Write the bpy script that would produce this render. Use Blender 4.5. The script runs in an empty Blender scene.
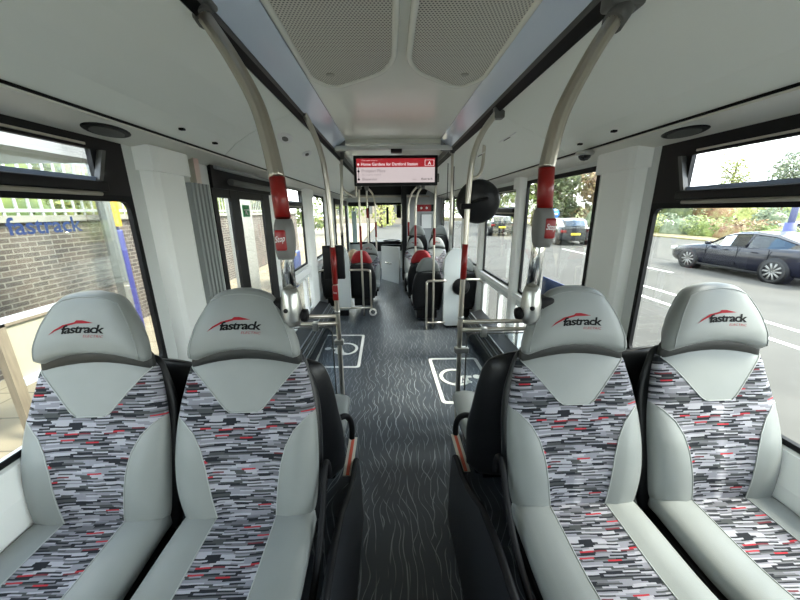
import bpy, bmesh, math, random
from mathutils import Vector, Matrix
from math import sin, cos, pi, sqrt, radians
random.seed(7)
S = bpy.context.scene
COL = S.collection

# ------------------------------------------------------------------ camera
FPX, CAMH = 323.0, 1.6
PITCH, YAW, ROLL = radians(15.4264), radians(1.6944), radians(0.7)
Fv = Vector((sin(YAW)*cos(PITCH), cos(YAW)*cos(PITCH), -sin(PITCH)))
Rv = Fv.cross(Vector((0, 0, 1))).normalized(); Uv = Rv.cross(Fv)
R2 = Rv*cos(ROLL) - Uv*sin(ROLL); U2 = Uv*cos(ROLL) + Rv*sin(ROLL)
cd = bpy.data.cameras.new('camera'); cam = bpy.data.objects.new('camera', cd); COL.objects.link(cam)
cd.sensor_fit = 'HORIZONTAL'; cd.sensor_width = 36.0; cd.lens = FPX/800*36.0
cd.clip_start = 0.02; cd.clip_end = 400
M = Matrix.Identity(4)
for i in range(3):
    M[i][0] = R2[i]; M[i][1] = U2[i]; M[i][2] = -Fv[i]
M[2][3] = CAMH
cam.matrix_world = M
S.camera = cam

# ------------------------------------------------------------------ world, sun, exposure
S.view_settings.view_transform = 'Standard'; S.view_settings.look = 'None'
S.view_settings.gamma = 1.0; S.view_settings.use_curve_mapping = False
S.view_settings.exposure = 2.7
S.cycles.diffuse_bounces = 8; S.cycles.max_bounces = 16; S.cycles.transparent_max_bounces = 24
w = bpy.data.worlds.new('sky'); S.world = w; w.use_nodes = True
nt = w.node_tree; nt.nodes.clear()
def N(nt, t, **k):
    n = nt.nodes.new(t)
    for a, b in k.items(): setattr(n, a, b)
    return n
out = N(nt, 'ShaderNodeOutputWorld'); bg = N(nt, 'ShaderNodeBackground')
tc = N(nt, 'ShaderNodeTexCoord'); sp = N(nt, 'ShaderNodeSeparateXYZ')
gr = N(nt, 'ShaderNodeValToRGB'); nz = N(nt, 'ShaderNodeTexNoise'); cr = N(nt, 'ShaderNodeValToRGB'); mx = N(nt, 'ShaderNodeMixRGB')
mp = N(nt, 'ShaderNodeMapping'); mp.inputs['Scale'].default_value = (1, 1, 2.6)
gr.color_ramp.elements[0].position = 0.0; gr.color_ramp.elements[0].color = (0.80, 0.86, 0.92, 1)
gr.color_ramp.elements[1].position = 0.7; gr.color_ramp.elements[1].color = (0.28, 0.46, 0.78, 1)
nz.inputs['Scale'].default_value = 3.2; nz.inputs['Detail'].default_value = 6
cr.color_ramp.elements[0].position = 0.40; cr.color_ramp.elements[1].position = 0.60
nt.links.new(tc.outputs['Generated'], sp.inputs[0]); nt.links.new(sp.outputs['Z'], gr.inputs[0])
nt.links.new(tc.outputs['Generated'], mp.inputs[0]); nt.links.new(mp.outputs[0], nz.inputs['Vector'])
nt.links.new(nz.outputs['Fac'], cr.inputs[0]); nt.links.new(cr.outputs['Color'], mx.inputs['Fac'])
nt.links.new(gr.outputs['Color'], mx.inputs[1]); mx.inputs[2].default_value = (0.95, 0.96, 0.97, 1)
nt.links.new(mx.outputs[0], bg.inputs[0]); bg.inputs[1].default_value = 1.35
nt.links.new(bg.outputs[0], out.inputs[0])
sd = bpy.data.lights.new('sun', 'SUN'); sun = bpy.data.objects.new('sun', sd); COL.objects.link(sun)
sd.energy = 2.0; sd.angle = radians(16); sd.color = (1.0, 0.95, 0.87)
sun.rotation_euler = (radians(38), 0, radians(80))     # high and hazy, from the road side

# ------------------------------------------------------------------ materials
MATS = {}
def mat(name, col, rough=0.5, metal=0.0, spec=0.5, coat=0.0, emis=None, es=1.0):
    m = bpy.data.materials.new(name); m.use_nodes = True
    b = m.node_tree.nodes['Principled BSDF']
    b.inputs['Base Color'].default_value = (*col, 1); b.inputs['Roughness'].default_value = rough
    b.inputs['Metallic'].default_value = metal; b.inputs['Specular IOR Level'].default_value = spec
    b.inputs['Coat Weight'].default_value = coat
    if emis: b.inputs['Emission Color'].default_value = (*emis, 1); b.inputs['Emission Strength'].default_value = es
    MATS[name] = m
    return m
def noisy(name, c1, c2, scale=20, rough=0.6, bump=0.0, detail=4, lo=0.35, hi=0.65, stretch=(1, 1, 1), bscale=None, spec=0.4, coord='Object'):
    m = mat(name, c1, rough, spec=spec); t = m.node_tree; b = t.nodes['Principled BSDF']
    c = N(t, 'ShaderNodeTexCoord'); p = N(t, 'ShaderNodeMapping'); p.inputs['Scale'].default_value = stretch
    n = N(t, 'ShaderNodeTexNoise'); n.inputs['Scale'].default_value = scale; n.inputs['Detail'].default_value = detail
    r = N(t, 'ShaderNodeValToRGB'); r.color_ramp.elements[0].position = lo; r.color_ramp.elements[1].position = hi
    r.color_ramp.elements[0].color = (*c1, 1); r.color_ramp.elements[1].color = (*c2, 1)
    t.links.new(c.outputs[coord], p.inputs[0]); t.links.new(p.outputs[0], n.inputs['Vector'])
    t.links.new(n.outputs['Fac'], r.inputs[0]); t.links.new(r.outputs[0], b.inputs['Base Color'])
    if bump:
        n2 = N(t, 'ShaderNodeTexNoise'); n2.inputs['Scale'].default_value = bscale or scale*4
        bp = N(t, 'ShaderNodeBump'); bp.inputs['Strength'].default_value = bump; bp.inputs['Distance'].default_value = 0.002
        t.links.new(p.outputs[0], n2.inputs['Vector']); t.links.new(n2.outputs['Fac'], bp.inputs['Height']); t.links.new(bp.outputs[0], b.inputs['Normal'])
    return m
def math_(t, op, a, b=None):
    n = N(t, 'ShaderNodeMath', operation=op)
    for i, v in enumerate((a, b)):
        if v is None: continue
        if isinstance(v, (int, float)): n.inputs[i].default_value = v
        else: t.links.new(v, n.inputs[i])
    return n.outputs[0]

white_panel = mat('white_panel', (0.86, 0.87, 0.85), 0.38)
ceiling_white = mat('ceiling_white', (0.80, 0.80, 0.73), 0.22)
cove_grey = mat('cove_grey', (0.85, 0.875, 0.82), 0.42)
ledge_grey = mat('ledge_grey', (0.66, 0.65, 0.59), 0.3)
wall_grey = mat('wall_grey', (0.60, 0.62, 0.61), 0.5)
strip_blue = noisy('strip_blue', (0.62, 0.70, 0.84), (0.70, 0.77, 0.88), 3, 0.12, stretch=(1, .3, 1))
black_plastic = mat('black_plastic', (0.006, 0.006, 0.007), 0.45, spec=0.25)
black_rubber = mat('black_rubber', (0.004, 0.004, 0.005), 0.6, spec=0.2)
black_shell = noisy('black_shell', (0.006, 0.0065, 0.008), (0.009, 0.0095, 0.011), 60, 0.38, spec=.35)
black_glass_frit = mat('black_glass_frit', (0.006, 0.006, 0.007), 0.12)
grey_seam = mat('grey_seam', (0.16, 0.17, 0.16), 0.6)
dark_grey = mat('dark_grey', (0.09, 0.09, 0.085), 0.5)
mid_grey = mat('mid_grey', (0.22, 0.23, 0.24), 0.45)
band_grey = mat('band_grey', (0.014, 0.015, 0.014), 0.5)
steel = mat('steel', (0.62, 0.58, 0.51), 0.30, metal=1.0)
pole_fluted = mat('pole_fluted', (0.50, 0.46, 0.39), 0.34, metal=0.85)
chrome = mat('chrome', (0.78, 0.77, 0.74), 0.12, metal=1.0)
cast_alu = mat('cast_alu', (0.50, 0.50, 0.48), 0.28, metal=0.9)
connector_grey = mat('connector_grey', (0.12, 0.12, 0.115), 0.4, metal=0.3)
red_plastic = mat('red_plastic', (0.22, 0.008, 0.006), 0.32)
red_cover = mat('red_cover', (0.30, 0.006, 0.010), 0.5)
bell_red = mat('bell_red', (0.26, 0.008, 0.010), 0.3)
bell_grey = mat('bell_grey', (0.15, 0.15, 0.145), 0.5)
white_mark = mat('white_mark', (0.74, 0.73, 0.68), 0.5)
white_paint = mat('white_paint', (0.80, 0.80, 0.80), 0.4)
logo_black = mat('logo_black', (0.003, 0.003, 0.004), 0.7, spec=.15)
logo_red = mat('logo_red', (0.25, 0.012, 0.02), 0.7, spec=.15)
blue_letter = mat('blue_letter', (0.012, 0.025, 0.08), 0.7, spec=.2)
strip_orange = mat('strip_orange', (0.75, 0.14, 0.08), 0.4)
strip_white = mat('strip_white', (0.70, 0.67, 0.58), 0.4)
vinyl = noisy('vinyl', (0.198, 0.211, 0.206), (0.212, 0.224, 0.219), 7, 0.42, bump=0.12, bscale=600, coord='UV')
vinyl_edge = mat('vinyl_edge', (0.25, 0.265, 0.258), 0.5)
vinyl_seam = mat('vinyl_seam', (0.30, 0.315, 0.305), 0.5)
screen_red = mat('screen_red', (0.02, 0.0, 0.0), 0.2, emis=(0.42, 0.022, 0.03), es=0.13)
screen_white = mat('screen_white', (0.02, 0.02, 0.02), 0.2, emis=(0.72, 0.62, 0.62), es=0.13)
screen_text = mat('screen_text', (0.02, 0.02, 0.02), 0.3, emis=(0.9, 0.75, 0.75), es=0.15)
blue_plastic = mat('blue_plastic', (0.035, 0.07, 0.28), 0.4)
post_blue = mat('post_blue', (0.045, 0.052, 0.20), 0.45)
yellow_sign = mat('yellow_sign', (0.55, 0.35, 0.02), 0.45)
green_sign = mat('green_sign', (0.02, 0.22, 0.07), 0.45)
shelter_grey = mat('shelter_grey', (0.20, 0.20, 0.185), 0.4, metal=0.2)
timber = noisy('timber', (0.20, 0.165, 0.12), (0.16, 0.13, 0.095), 8, 0.6, stretch=(6, 6, .6))
cream_panel = mat('cream_panel', (0.34, 0.31, 0.23), 0.6)
fence_white = mat('fence_white', (0.38, 0.39, 0.37), 0.5)
sand_tone = noisy('sand_tone', (0.28, 0.24, 0.17), (0.21, 0.18, 0.12), 1.2, 0.9)
asphalt = noisy('asphalt', (0.046, 0.043, 0.0375), (0.060, 0.056, 0.049), 1.1, 0.85, bump=0.3, bscale=70)
path_grey = noisy('path_grey', (0.17, 0.16, 0.145), (0.20, 0.19, 0.17), 1.0, 0.9)
dry_grass = noisy('dry_grass', (0.24, 0.18, 0.10), (0.15, 0.15, 0.06), 1.5, 0.9)
grass = noisy('grass', (0.10, 0.13, 0.03), (0.22, 0.20, 0.09), 0.35, 0.9)
bark = noisy('bark', (0.10, 0.075, 0.05), (0.17, 0.13, 0.09), 12, 0.9)
def leafmat(name, a, b):
    m = noisy(name, a, b, 2.2, 0.6, detail=5, lo=.35, hi=.65)
    return m
leaf_green = leafmat('leaf_green', (0.06, 0.095, 0.018), (0.20, 0.24, 0.055))
leaf_yellow = leafmat('leaf_yellow', (0.14, 0.165, 0.03), (0.33, 0.33, 0.10))
leaf_red = leafmat('leaf_red', (0.15, 0.065, 0.03), (0.20, 0.16, 0.06))
leaf_dark = leafmat('leaf_dark', (0.025, 0.04, 0.012), (0.09, 0.11, 0.035))
leaf_grey = leafmat('leaf_grey', (0.08, 0.11, 0.055), (0.17, 0.20, 0.12))
navy_paint = mat('navy_paint', (0.005, 0.006, 0.013), 0.25, metal=0.0, spec=.3, coat=0.25)
grey_paint = mat('grey_paint', (0.02, 0.022, 0.025), 0.25, metal=0.4, coat=0.8)
silver_paint = mat('silver_paint', (0.30, 0.305, 0.31), 0.3, metal=0.5, coat=0.8)
alloy = mat('alloy', (0.20, 0.195, 0.185), 0.45, metal=0.1)
tyre = mat('tyre', (0.015, 0.015, 0.016), 0.75)
lamp_glass = mat('lamp_glass', (0.75, 0.76, 0.78), 0.15)
tail_red = mat('tail_red', (0.30, 0.01, 0.01), 0.25)
plate_yellow = mat('plate_yellow', (0.75, 0.58, 0.04), 0.4)
rear_stone = mat('rear_stone', (0.27, 0.23, 0.18), 0.8)

def glassmat(name, tint, refl=0.06, rough=0.02):
    m = bpy.data.materials.new(name); m.use_nodes = True; t = m.node_tree; t.nodes.clear()
    o = N(t, 'ShaderNodeOutputMaterial'); mixn = N(t, 'ShaderNodeMixShader'); tr = N(t, 'ShaderNodeBsdfTransparent'); gl = N(t, 'ShaderNodeBsdfGlossy')
    lw = N(t, 'ShaderNodeLayerWeight'); lw.inputs[0].default_value = 0.25
    tr.inputs[0].default_value = (*tint, 1); gl.inputs['Roughness'].default_value = rough
    f = math_(t, 'MULTIPLY', lw.outputs['Fresnel'], refl*8); f = math_(t, 'MINIMUM', f, 0.6)
    t.links.new(f, mixn.inputs[0]); t.links.new(tr.outputs[0], mixn.inputs[1]); t.links.new(gl.outputs[0], mixn.inputs[2])
    t.links.new(mixn.outputs[0], o.inputs[0]); MATS[name] = m
    return m
window_glass = glassmat('window_glass', (0.93, 0.95, 0.91), 0.03)
clear_glass = glassmat('clear_glass', (0.93, 0.95, 0.94), 0.05)
screen_glass = glassmat('screen_glass', (0.80, 0.83, 0.85), 0.05)
car_glass = glassmat('car_glass', (0.30, 0.33, 0.32), 0.1)

# woven seat fabric: short dashes in rows
def fabric():
    m = mat('dash_fabric', (0.3, 0.3, 0.33), 0.85, spec=0.2); t = m.node_tree; b = t.nodes['Principled BSDF']
    uv = N(t, 'ShaderNodeUVMap'); s = N(t, 'ShaderNodeSeparateXYZ'); t.links.new(uv.outputs[0], s.inputs[0])
    u, v = s.outputs[0], s.outputs[1]
    wob = N(t, 'ShaderNodeTexNoise'); wob.inputs['Scale'].default_value = 9; t.links.new(uv.outputs[0], wob.inputs['Vector'])
    v2 = math_(t, 'ADD', v, math_(t, 'MULTIPLY', wob.outputs['Fac'], 0.012))
    row = math_(t, 'FLOOR', math_(t, 'DIVIDE', v2, 0.0043))
    def wn(a, b_):
        c = N(t, 'ShaderNodeCombineXYZ')
        for i, q in enumerate((a, b_)):
            if isinstance(q, (int, float)): c.inputs[i].default_value = q
            else: t.links.new(q, c.inputs[i])
        n = N(t, 'ShaderNodeTexWhiteNoise', noise_dimensions='2D'); t.links.new(c.outputs[0], n.inputs[0])
        return n.outputs['Value']
    r1 = wn(row, 3.7); length = math_(t, 'ADD', math_(t, 'MULTIPLY', wn(row, 9.1), 0.035), 0.030)
    cell = math_(t, 'FLOOR', math_(t, 'ADD', math_(t, 'DIVIDE', u, length), math_(t, 'MULTIPLY', r1, 17.0)))
    val = wn(cell, row)
    # rows alternate between mostly pale and mostly dark
    r = N(t, 'ShaderNodeValToRGB'); r.color_ramp.interpolation = 'CONSTANT'
    e = r.color_ramp.elements
    cols = [(0.0, (0.016, 0.018, 0.024)), (0.23, (0.065, 0.070, 0.074)), (0.37, (0.25, 0.25, 0.29)), (0.62, (0.40, 0.395, 0.44)), (0.82, (0.15, 0.15, 0.17)), (0.968, (0.42, 0.03, 0.045)), (0.99, (0.15, 0.03, 0.04))]
    e[0].position = 0; e[0].color = (*cols[0][1], 1); e[1].position = cols[1][0]; e[1].color = (*cols[1][1], 1)
    for p, c in cols[2:]:
        x = e.new(p); x.color = (*c, 1)
    t.links.new(val, r.inputs[0])
    fine = N(t, 'ShaderNodeTexNoise'); fine.inputs['Scale'].default_value = 900; t.links.new(uv.outputs[0], fine.inputs['Vector'])
    mxn = N(t, 'ShaderNodeMixRGB', blend_type='MULTIPLY'); mxn.inputs[0].default_value = 0.5
    t.links.new(r.outputs[0], mxn.inputs[1]); t.links.new(fine.outputs['Color'], mxn.inputs[2])
    gn = N(t, 'ShaderNodeMixRGB', blend_type='MULTIPLY'); gn.inputs[0].default_value = 1; gn.inputs[2].default_value = (1.0, 1.0, 1.0, 1)
    t.links.new(mxn.outputs[0], gn.inputs[1]); t.links.new(gn.outputs[0], b.inputs['Base Color'])
    return m
dash_fabric = fabric()

# dark vinyl floor with pale wavy strokes along the aisle
def floormat():
    m = mat('wave_floor', (0.03, 0.035, 0.045), 0.33, spec=0.6); t = m.node_tree; b = t.nodes['Principled BSDF']
    tcn = N(t, 'ShaderNodeTexCoord'); s = N(t, 'ShaderNodeSeparateXYZ'); t.links.new(tcn.outputs['Object'], s.inputs[0])
    def strokes(seed, freq, amp):
        mpn = N(t, 'ShaderNodeMapping'); mpn.inputs['Scale'].default_value = (1.3, 2.1, 1); mpn.inputs['Location'].default_value = (seed, seed*2, 0)
        n = N(t, 'ShaderNodeTexNoise'); n.inputs['Scale'].default_value = 2.2; n.inputs['Detail'].default_value = 0.3
        t.links.new(tcn.outputs['Object'], mpn.inputs[0]); t.links.new(mpn.outputs[0], n.inputs['Vector'])
        x = math_(t, 'ADD', s.outputs[0], math_(t, 'MULTIPLY', n.outputs['Fac'], amp))
        fr = math_(t, 'FRACT', math_(t, 'MULTIPLY', x, freq))
        d = math_(t, 'ABSOLUTE', math_(t, 'SUBTRACT', fr, 0.5))
        line = math_(t, 'LESS_THAN', d, 0.045)
        mp2 = N(t, 'ShaderNodeMapping'); mp2.inputs['Scale'].default_value = (14, 3, 1); mp2.inputs['Location'].default_value = (seed*3, seed, 0)
        n2 = N(t, 'ShaderNodeTexNoise'); n2.inputs['Scale'].default_value = 1.4
        t.links.new(tcn.outputs['Object'], mp2.inputs[0]); t.links.new(mp2.outputs[0], n2.inputs['Vector'])
        msk = math_(t, 'MULTIPLY', math_(t, 'SUBTRACT', n2.outputs['Fac'], 0.44), 9.0)
        cl = N(t, 'ShaderNodeClamp'); t.links.new(msk, cl.inputs[0])
        return math_(t, 'MULTIPLY', line, cl.outputs[0])
    k = math_(t, 'MAXIMUM', strokes(1.3, 26, 0.15), strokes(5.1, 19, -0.19))
    mxn = N(t, 'ShaderNodeMixRGB'); t.links.new(math_(t, 'MULTIPLY', k, 0.7), mxn.inputs[0])
    mxn.inputs[1].default_value = (0.044, 0.052, 0.062, 1); mxn.inputs[2].default_value = (0.30, 0.32, 0.34, 1)
    t.links.new(mxn.outputs[0], b.inputs['Base Color'])
    return m
wave_floor = floormat()

# perforated grille: real colour of plate and of the holes' dark backing
def perfmat():
    m = mat('perforated_plate', (0.35, 0.34, 0.30), 0.45, metal=0.2); t = m.node_tree; b = t.nodes['Principled BSDF']
    tcn = N(t, 'ShaderNodeTexCoord'); s = N(t, 'ShaderNodeSeparateXYZ'); t.links.new(tcn.outputs['Object'], s.inputs[0])
    pitch = 0.0135
    gy = math_(t, 'DIVIDE', s.outputs[1], pitch*0.87); rw = math_(t, 'FLOOR', gy)
    odd = math_(t, 'MULTIPLY', math_(t, 'MODULO', math_(t, 'ABSOLUTE', rw), 2.0), 0.5)
    gx = math_(t, 'ADD', math_(t, 'DIVIDE', s.outputs[0], pitch), odd)
    fx = math_(t, 'SUBTRACT', math_(t, 'FRACT', math_(t, 'ADD', gx, 100.0)), 0.5); fy = math_(t, 'SUBTRACT', math_(t, 'FRACT', gy), 0.5)
    d = math_(t, 'SQRT', math_(t, 'ADD', math_(t, 'MULTIPLY', fx, fx), math_(t, 'MULTIPLY', fy, fy)))
    hole = math_(t, 'LESS_THAN', d, 0.27)
    mxn = N(t, 'ShaderNodeMixRGB'); t.links.new(hole, mxn.inputs[0]); mxn.inputs[1].default_value = (0.66, 0.64, 0.57, 1); mxn.inputs[2].default_value = (0.02, 0.02, 0.02, 1)
    t.links.new(mxn.outputs[0], b.inputs['Base Color'])
    return m
perforated = perfmat()

def brickmat():
    m = mat('wall_brick', (0.2, 0.14, 0.12), 0.85); t = m.node_tree; b = t.nodes['Principled BSDF']
    tcn = N(t, 'ShaderNodeTexCoord'); s = N(t, 'ShaderNodeSeparateXYZ'); c = N(t, 'ShaderNodeCombineXYZ')
    t.links.new(tcn.outputs['Object'], s.inputs[0]); t.links.new(s.outputs[1], c.inputs[0]); t.links.new(s.outputs[2], c.inputs[1])
    br = N(t, 'ShaderNodeTexBrick'); t.links.new(c.outputs[0], br.inputs['Vector'])
    br.inputs['Color1'].default_value = (0.07, 0.057, 0.05, 1); br.inputs['Color2'].default_value = (0.125, 0.095, 0.078, 1); br.inputs['Mortar'].default_value = (0.20, 0.18, 0.155, 1)
    br.inputs['Scale'].default_value = 1.0; br.inputs['Brick Width'].default_value = 0.19; br.inputs['Row Height'].default_value = 0.062
    br.inputs['Mortar Size'].default_value = 0.008; br.inputs['Bias'].default_value = -0.2
    t.links.new(br.outputs[0], b.inputs['Base Color'])
    return m
brick = brickmat()
def pavemat():
    m = mat('paving', (0.55, 0.5, 0.4), 0.85); t = m.node_tree; b = t.nodes['Principled BSDF']
    tcn = N(t, 'ShaderNodeTexCoord')
    br = N(t, 'ShaderNodeTexBrick'); t.links.new(tcn.outputs['Object'], br.inputs['Vector'])
    br.inputs['Color1'].default_value = (0.21, 0.175, 0.12, 1); br.inputs['Color2'].default_value = (0.25, 0.21, 0.145, 1); br.inputs['Mortar'].default_value = (0.11, 0.09, 0.06, 1)
    br.inputs['Scale'].default_value = 1.0; br.inputs['Brick Width'].default_value = 0.6; br.inputs['Row Height'].default_value = 0.45; br.inputs['Mortar Size'].default_value = 0.008
    t.links.new(br.outputs[0], b.inputs['Base Color'])
    return m
paving = pavemat()

# ------------------------------------------------------------------ helpers
OFF = {}
class MB:
    """collects shapes (world coordinates) and links them as ONE mesh object"""
    def __init__(self): self.v = []; self.f = []; self.mi = []; self.uv = []; self.cur = 0; self.sm = []; self.flat = False
    def face(self, idx, uvs=None, smooth=None):
        self.f.append(tuple(idx)); self.mi.append(self.cur); self.uv.append(uvs); self.sm.append(False if smooth is None else smooth)
    def add(self, vs, fs, smooth=False):
        b = len(self.v); self.v += [tuple(p) for p in vs]
        for f in fs: self.face([b+i for i in f], None, smooth)
        return self
    def box(self, x0, x1, y0, y1, z0, z1, bev=0.0):
        if x0 > x1: x0, x1 = x1, x0
        if y0 > y1: y0, y1 = y1, y0
        if z0 > z1: z0, z1 = z1, z0
        if bev:
            bm = bmesh.new(); bmesh.ops.create_cube(bm, size=1)
            for v in bm.verts: v.co = Vector(((x0+x1)/2+v.co.x*(x1-x0), (y0+y1)/2+v.co.y*(y1-y0), (z0+z1)/2+v.co.z*(z1-z0)))
            bmesh.ops.bevel(bm, geom=bm.edges[:], offset=bev, segments=3, affect='EDGES', profile=0.5)
            bm.verts.index_update(); self.add([v.co for v in bm.verts], [[v.index for v in f.verts] for f in bm.faces], True); bm.free(); return self
        v = [(x, y, z) for z in (z0, z1) for y in (y0, y1) for x in (x0, x1)]
        return self.add(v, [(0, 2, 3, 1), (4, 5, 7, 6), (0, 1, 5, 4), (2, 6, 7, 3), (0, 4, 6, 2), (1, 3, 7, 5)])
    def tube(self, pts, r, n=12, sub=0, flat=1.0, cap=True, radii=None, flute=0.0):
        pts = [Vector(p) for p in pts]
        if sub:
            q = []
            for i in range(len(pts)-1):
                p0 = pts[max(i-1, 0)]; p1 = pts[i]; p2 = pts[i+1]; p3 = pts[min(i+2, len(pts)-1)]
                for k in range(sub):
                    t = k/sub
                    q.append(0.5*((2*p1)+(-p0+p2)*t+(2*p0-5*p1+4*p2-p3)*t*t+(-p0+3*p1-3*p2+p3)*t**3))
            q.append(pts[-1]); pts = q
        vs = []; fs = []; up = None
        for i, p in enumerate(pts):
            d = (pts[min(i+1, len(pts)-1)]-pts[max(i-1, 0)]).normalized()
            if up is None:
                a = Vector((0, 0, 1)) if abs(d.z) < 0.9 else Vector((0, 1, 0)); up = (a-d*a.dot(d)).normalized()
            up = (up-d*up.dot(d)).normalized(); s = d.cross(up)
            rr0 = radii[i] if radii else r
            for k in range(n):
                an = 2*pi*k/n; rr = rr0*(1-flute*(k % 4 == 0)); vs.append(p+up*cos(an)*rr+s*sin(an)*rr*flat)
        for i in range(len(pts)-1):
            for k in range(n):
                fs.append((i*n+k, i*n+(k+1) % n, (i+1)*n+(k+1) % n, (i+1)*n+k))
        b = len(self.v); self.add(vs, fs, True)
        if cap:
            self.face([b+k for k in range(n)][::-1]); self.face([b+(len(pts)-1)*n+k for k in range(n)])
        return self
    def prism(self, poly, axis, a, b, smooth=False):
        """extrude a 2D polygon along an axis: x -> poly is (y,z); y -> (x,z); z -> (x,y)"""
        def P(p, t): return {'x': (t, p[0], p[1]), 'y': (p[0], t, p[1]), 'z': (p[0], p[1], t)}[axis]
        n = len(poly); v = [P(p, a) for p in poly]+[P(p, b) for p in poly]
        fs = [tuple(range(n))[::-1], tuple(range(n, 2*n))]+[(i, (i+1) % n, n+(i+1) % n, n+i) for i in range(n)]
        return self.add(v, fs, smooth)
    def lathe(self, prof, center, axis='z', n=32, smooth=True):
        vs = []; fs = []
        for r, h in prof:
            for k in range(n):
                a = 2*pi*k/n; c, s = r*cos(a), r*sin(a)
                d = {'z': (c, s, h), 'x': (h, c, s), 'y': (s, h, c)}[axis]
                vs.append((center[0]+d[0], center[1]+d[1], center[2]+d[2]))
        for i in range(len(prof)-1):
            for k in range(n): fs.append((i*n+k, i*n+(k+1) % n, (i+1)*n+(k+1) % n, (i+1)*n+k))
        return self.add(vs, fs, smooth)
    def loft(self, rings, closed=True, caps=True, smooth=True):
        n = len(rings[0]); vs = [p for r in rings for p in r]; fs = []
        for i in range(len(rings)-1):
            for k in range(n if closed else n-1):
                fs.append((i*n+k, i*n+(k+1) % n, (i+1)*n+(k+1) % n, (i+1)*n+k))
        b = len(self.v); self.add(vs, fs, smooth)
        if caps: self.face([b+k for k in range(n)][::-1]); self.face([b+(len(rings)-1)*n+k for k in range(n)])
        return self
    def build(self, name, mats, parent=None, fix=True):
        if not isinstance(mats, (list, tuple)): mats = [mats]
        off = OFF.get(parent.name, Vector((0, 0, 0))) if parent else Vector((0, 0, 0))
        me = bpy.data.meshes.new(name)
        me.from_pydata([Vector(p)-off for p in self.v], [], self.f)
        for m in mats: me.materials.append(m)
        if any(u is not None for u in self.uv):
            l = me.uv_layers.new(name='UVMap')
            for p, u in zip(me.polygons, self.uv):
                if u:
                    for li, q in zip(p.loop_indices, u): l.data[li].uv = q
        me.polygons.foreach_set('material_index', self.mi); me.polygons.foreach_set('use_smooth', self.sm)
        if fix:
            bm = bmesh.new(); bm.from_mesh(me); bmesh.ops.recalc_face_normals(bm, faces=bm.faces[:]); bm.to_mesh(me); bm.free()
        me.update()
        o = bpy.data.objects.new(name, me); COL.objects.link(o)
        if parent: o.parent = parent; OFF[o.name] = off.copy()
        else: OFF[o.name] = Vector((0, 0, 0))
        return o

def tag(o, label=None, cat=None, group=None, kind=None):
    if label: o['label'] = label
    if cat: o['category'] = cat
    if group: o['group'] = group
    if kind: o['kind'] = kind
    return o
def thing(name, label, cat, loc=(0, 0, 0), group=None, rz=0.0):
    o = bpy.data.objects.new(name, None); COL.objects.link(o); o.location = loc; o.rotation_euler = (0, 0, rz)
    o.empty_display_size = 0.05
    OFF[o.name] = Vector(loc); return tag(o, label, cat, group)
def struct(name, mb, m, parent=None):
    o = mb.build(name, m, parent)
    if not parent: o['kind'] = 'structure'
    return o
def sempty(name, loc):
    o = bpy.data.objects.new(name, None); COL.objects.link(o); o.location = loc; o.empty_display_size = .05
    OFF[o.name] = Vector(loc); o['kind'] = 'structure'; return o
def dup(root, loc, rz=0.0, label=None, group=None, swap=None, skip=()):
    def cp(o, par):
        c = o.copy(); COL.objects.link(c)
        if par: c.parent = par
        if swap and c.data and o.name.split('.')[0] in swap:
            c.data = c.data.copy()
            for i, mm in enumerate(c.data.materials):
                if mm in swap[o.name.split('.')[0]]: c.data.materials[i] = swap[o.name.split('.')[0]][mm]
        for ch in o.children:
            if ch.name.split('.')[0] in skip: continue
            cp(ch, c)
        return c
    r = cp(root, None); r.location = loc; r.rotation_euler = (0, 0, rz); OFF[r.name] = Vector(loc)
    if label: r['label'] = label
    if group: r['group'] = group
    elif 'group' in r: del r['group']
    return r
def ray(u, v): return Fv + R2*((u-400)/FPX) - U2*((v-300)/FPX)
def P(u, v, **k):
    """where the sight line through a measured point of the photograph meets a known plane"""
    d = ray(u, v); o = Vector((0, 0, CAMH)); a, val = list(k.items())[0]; i = 'xyz'.index(a)
    return o + d*((val-o[i])/d[i])
_tc = {}
def text_mesh(txt, size, shear=0.0, bold=0.0, spacing=1.0):
    c = bpy.data.curves.new('t', 'FONT'); c.body = txt; c.size = size; c.shear = shear; c.offset = bold; c.space_character = spacing
    c.align_x = 'CENTER'; c.resolution_u = 3
    o = bpy.data.objects.new('t', c); COL.objects.link(o)
    dg = bpy.context.evaluated_depsgraph_get(); me = bpy.data.meshes.new_from_object(o.evaluated_get(dg))
    vs = [v.co.copy() for v in me.vertices]; fs = [tuple(p.vertices) for p in me.polygons]
    bpy.data.objects.remove(o); bpy.data.curves.remove(c); bpy.data.meshes.remove(me)
    return vs, fs
def text_on(name, txt, size, origin, xdir, ydir, m, parent, width=None, off=0.0008, **k):
    vs, fs = text_mesh(txt, size, **k)
    wd = max(v.x for v in vs)-min(v.x for v in vs); sx = (width/wd) if width else 1.0
    cx = (max(v.x for v in vs)+min(v.x for v in vs))/2
    X = Vector(xdir).normalized(); Y = Vector(ydir).normalized(); Z = X.cross(Y); O = Vector(origin)
    b = MB(); b.add([O+X*(v.x-cx)*sx+Y*v.y+Z*off for v in vs], fs)
    return b.build(name, m, parent, fix=False)

LX, RX = -1.125, 1.275            # inner faces of the two side walls
Y0, Y1 = -2.6, 9.3

# ------------------------------------------------------------------ structure: floor, walls, ceiling
struct('floor', MB().box(LX, RX, Y0, Y1, -0.06, 0.0), wave_floor)
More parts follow.
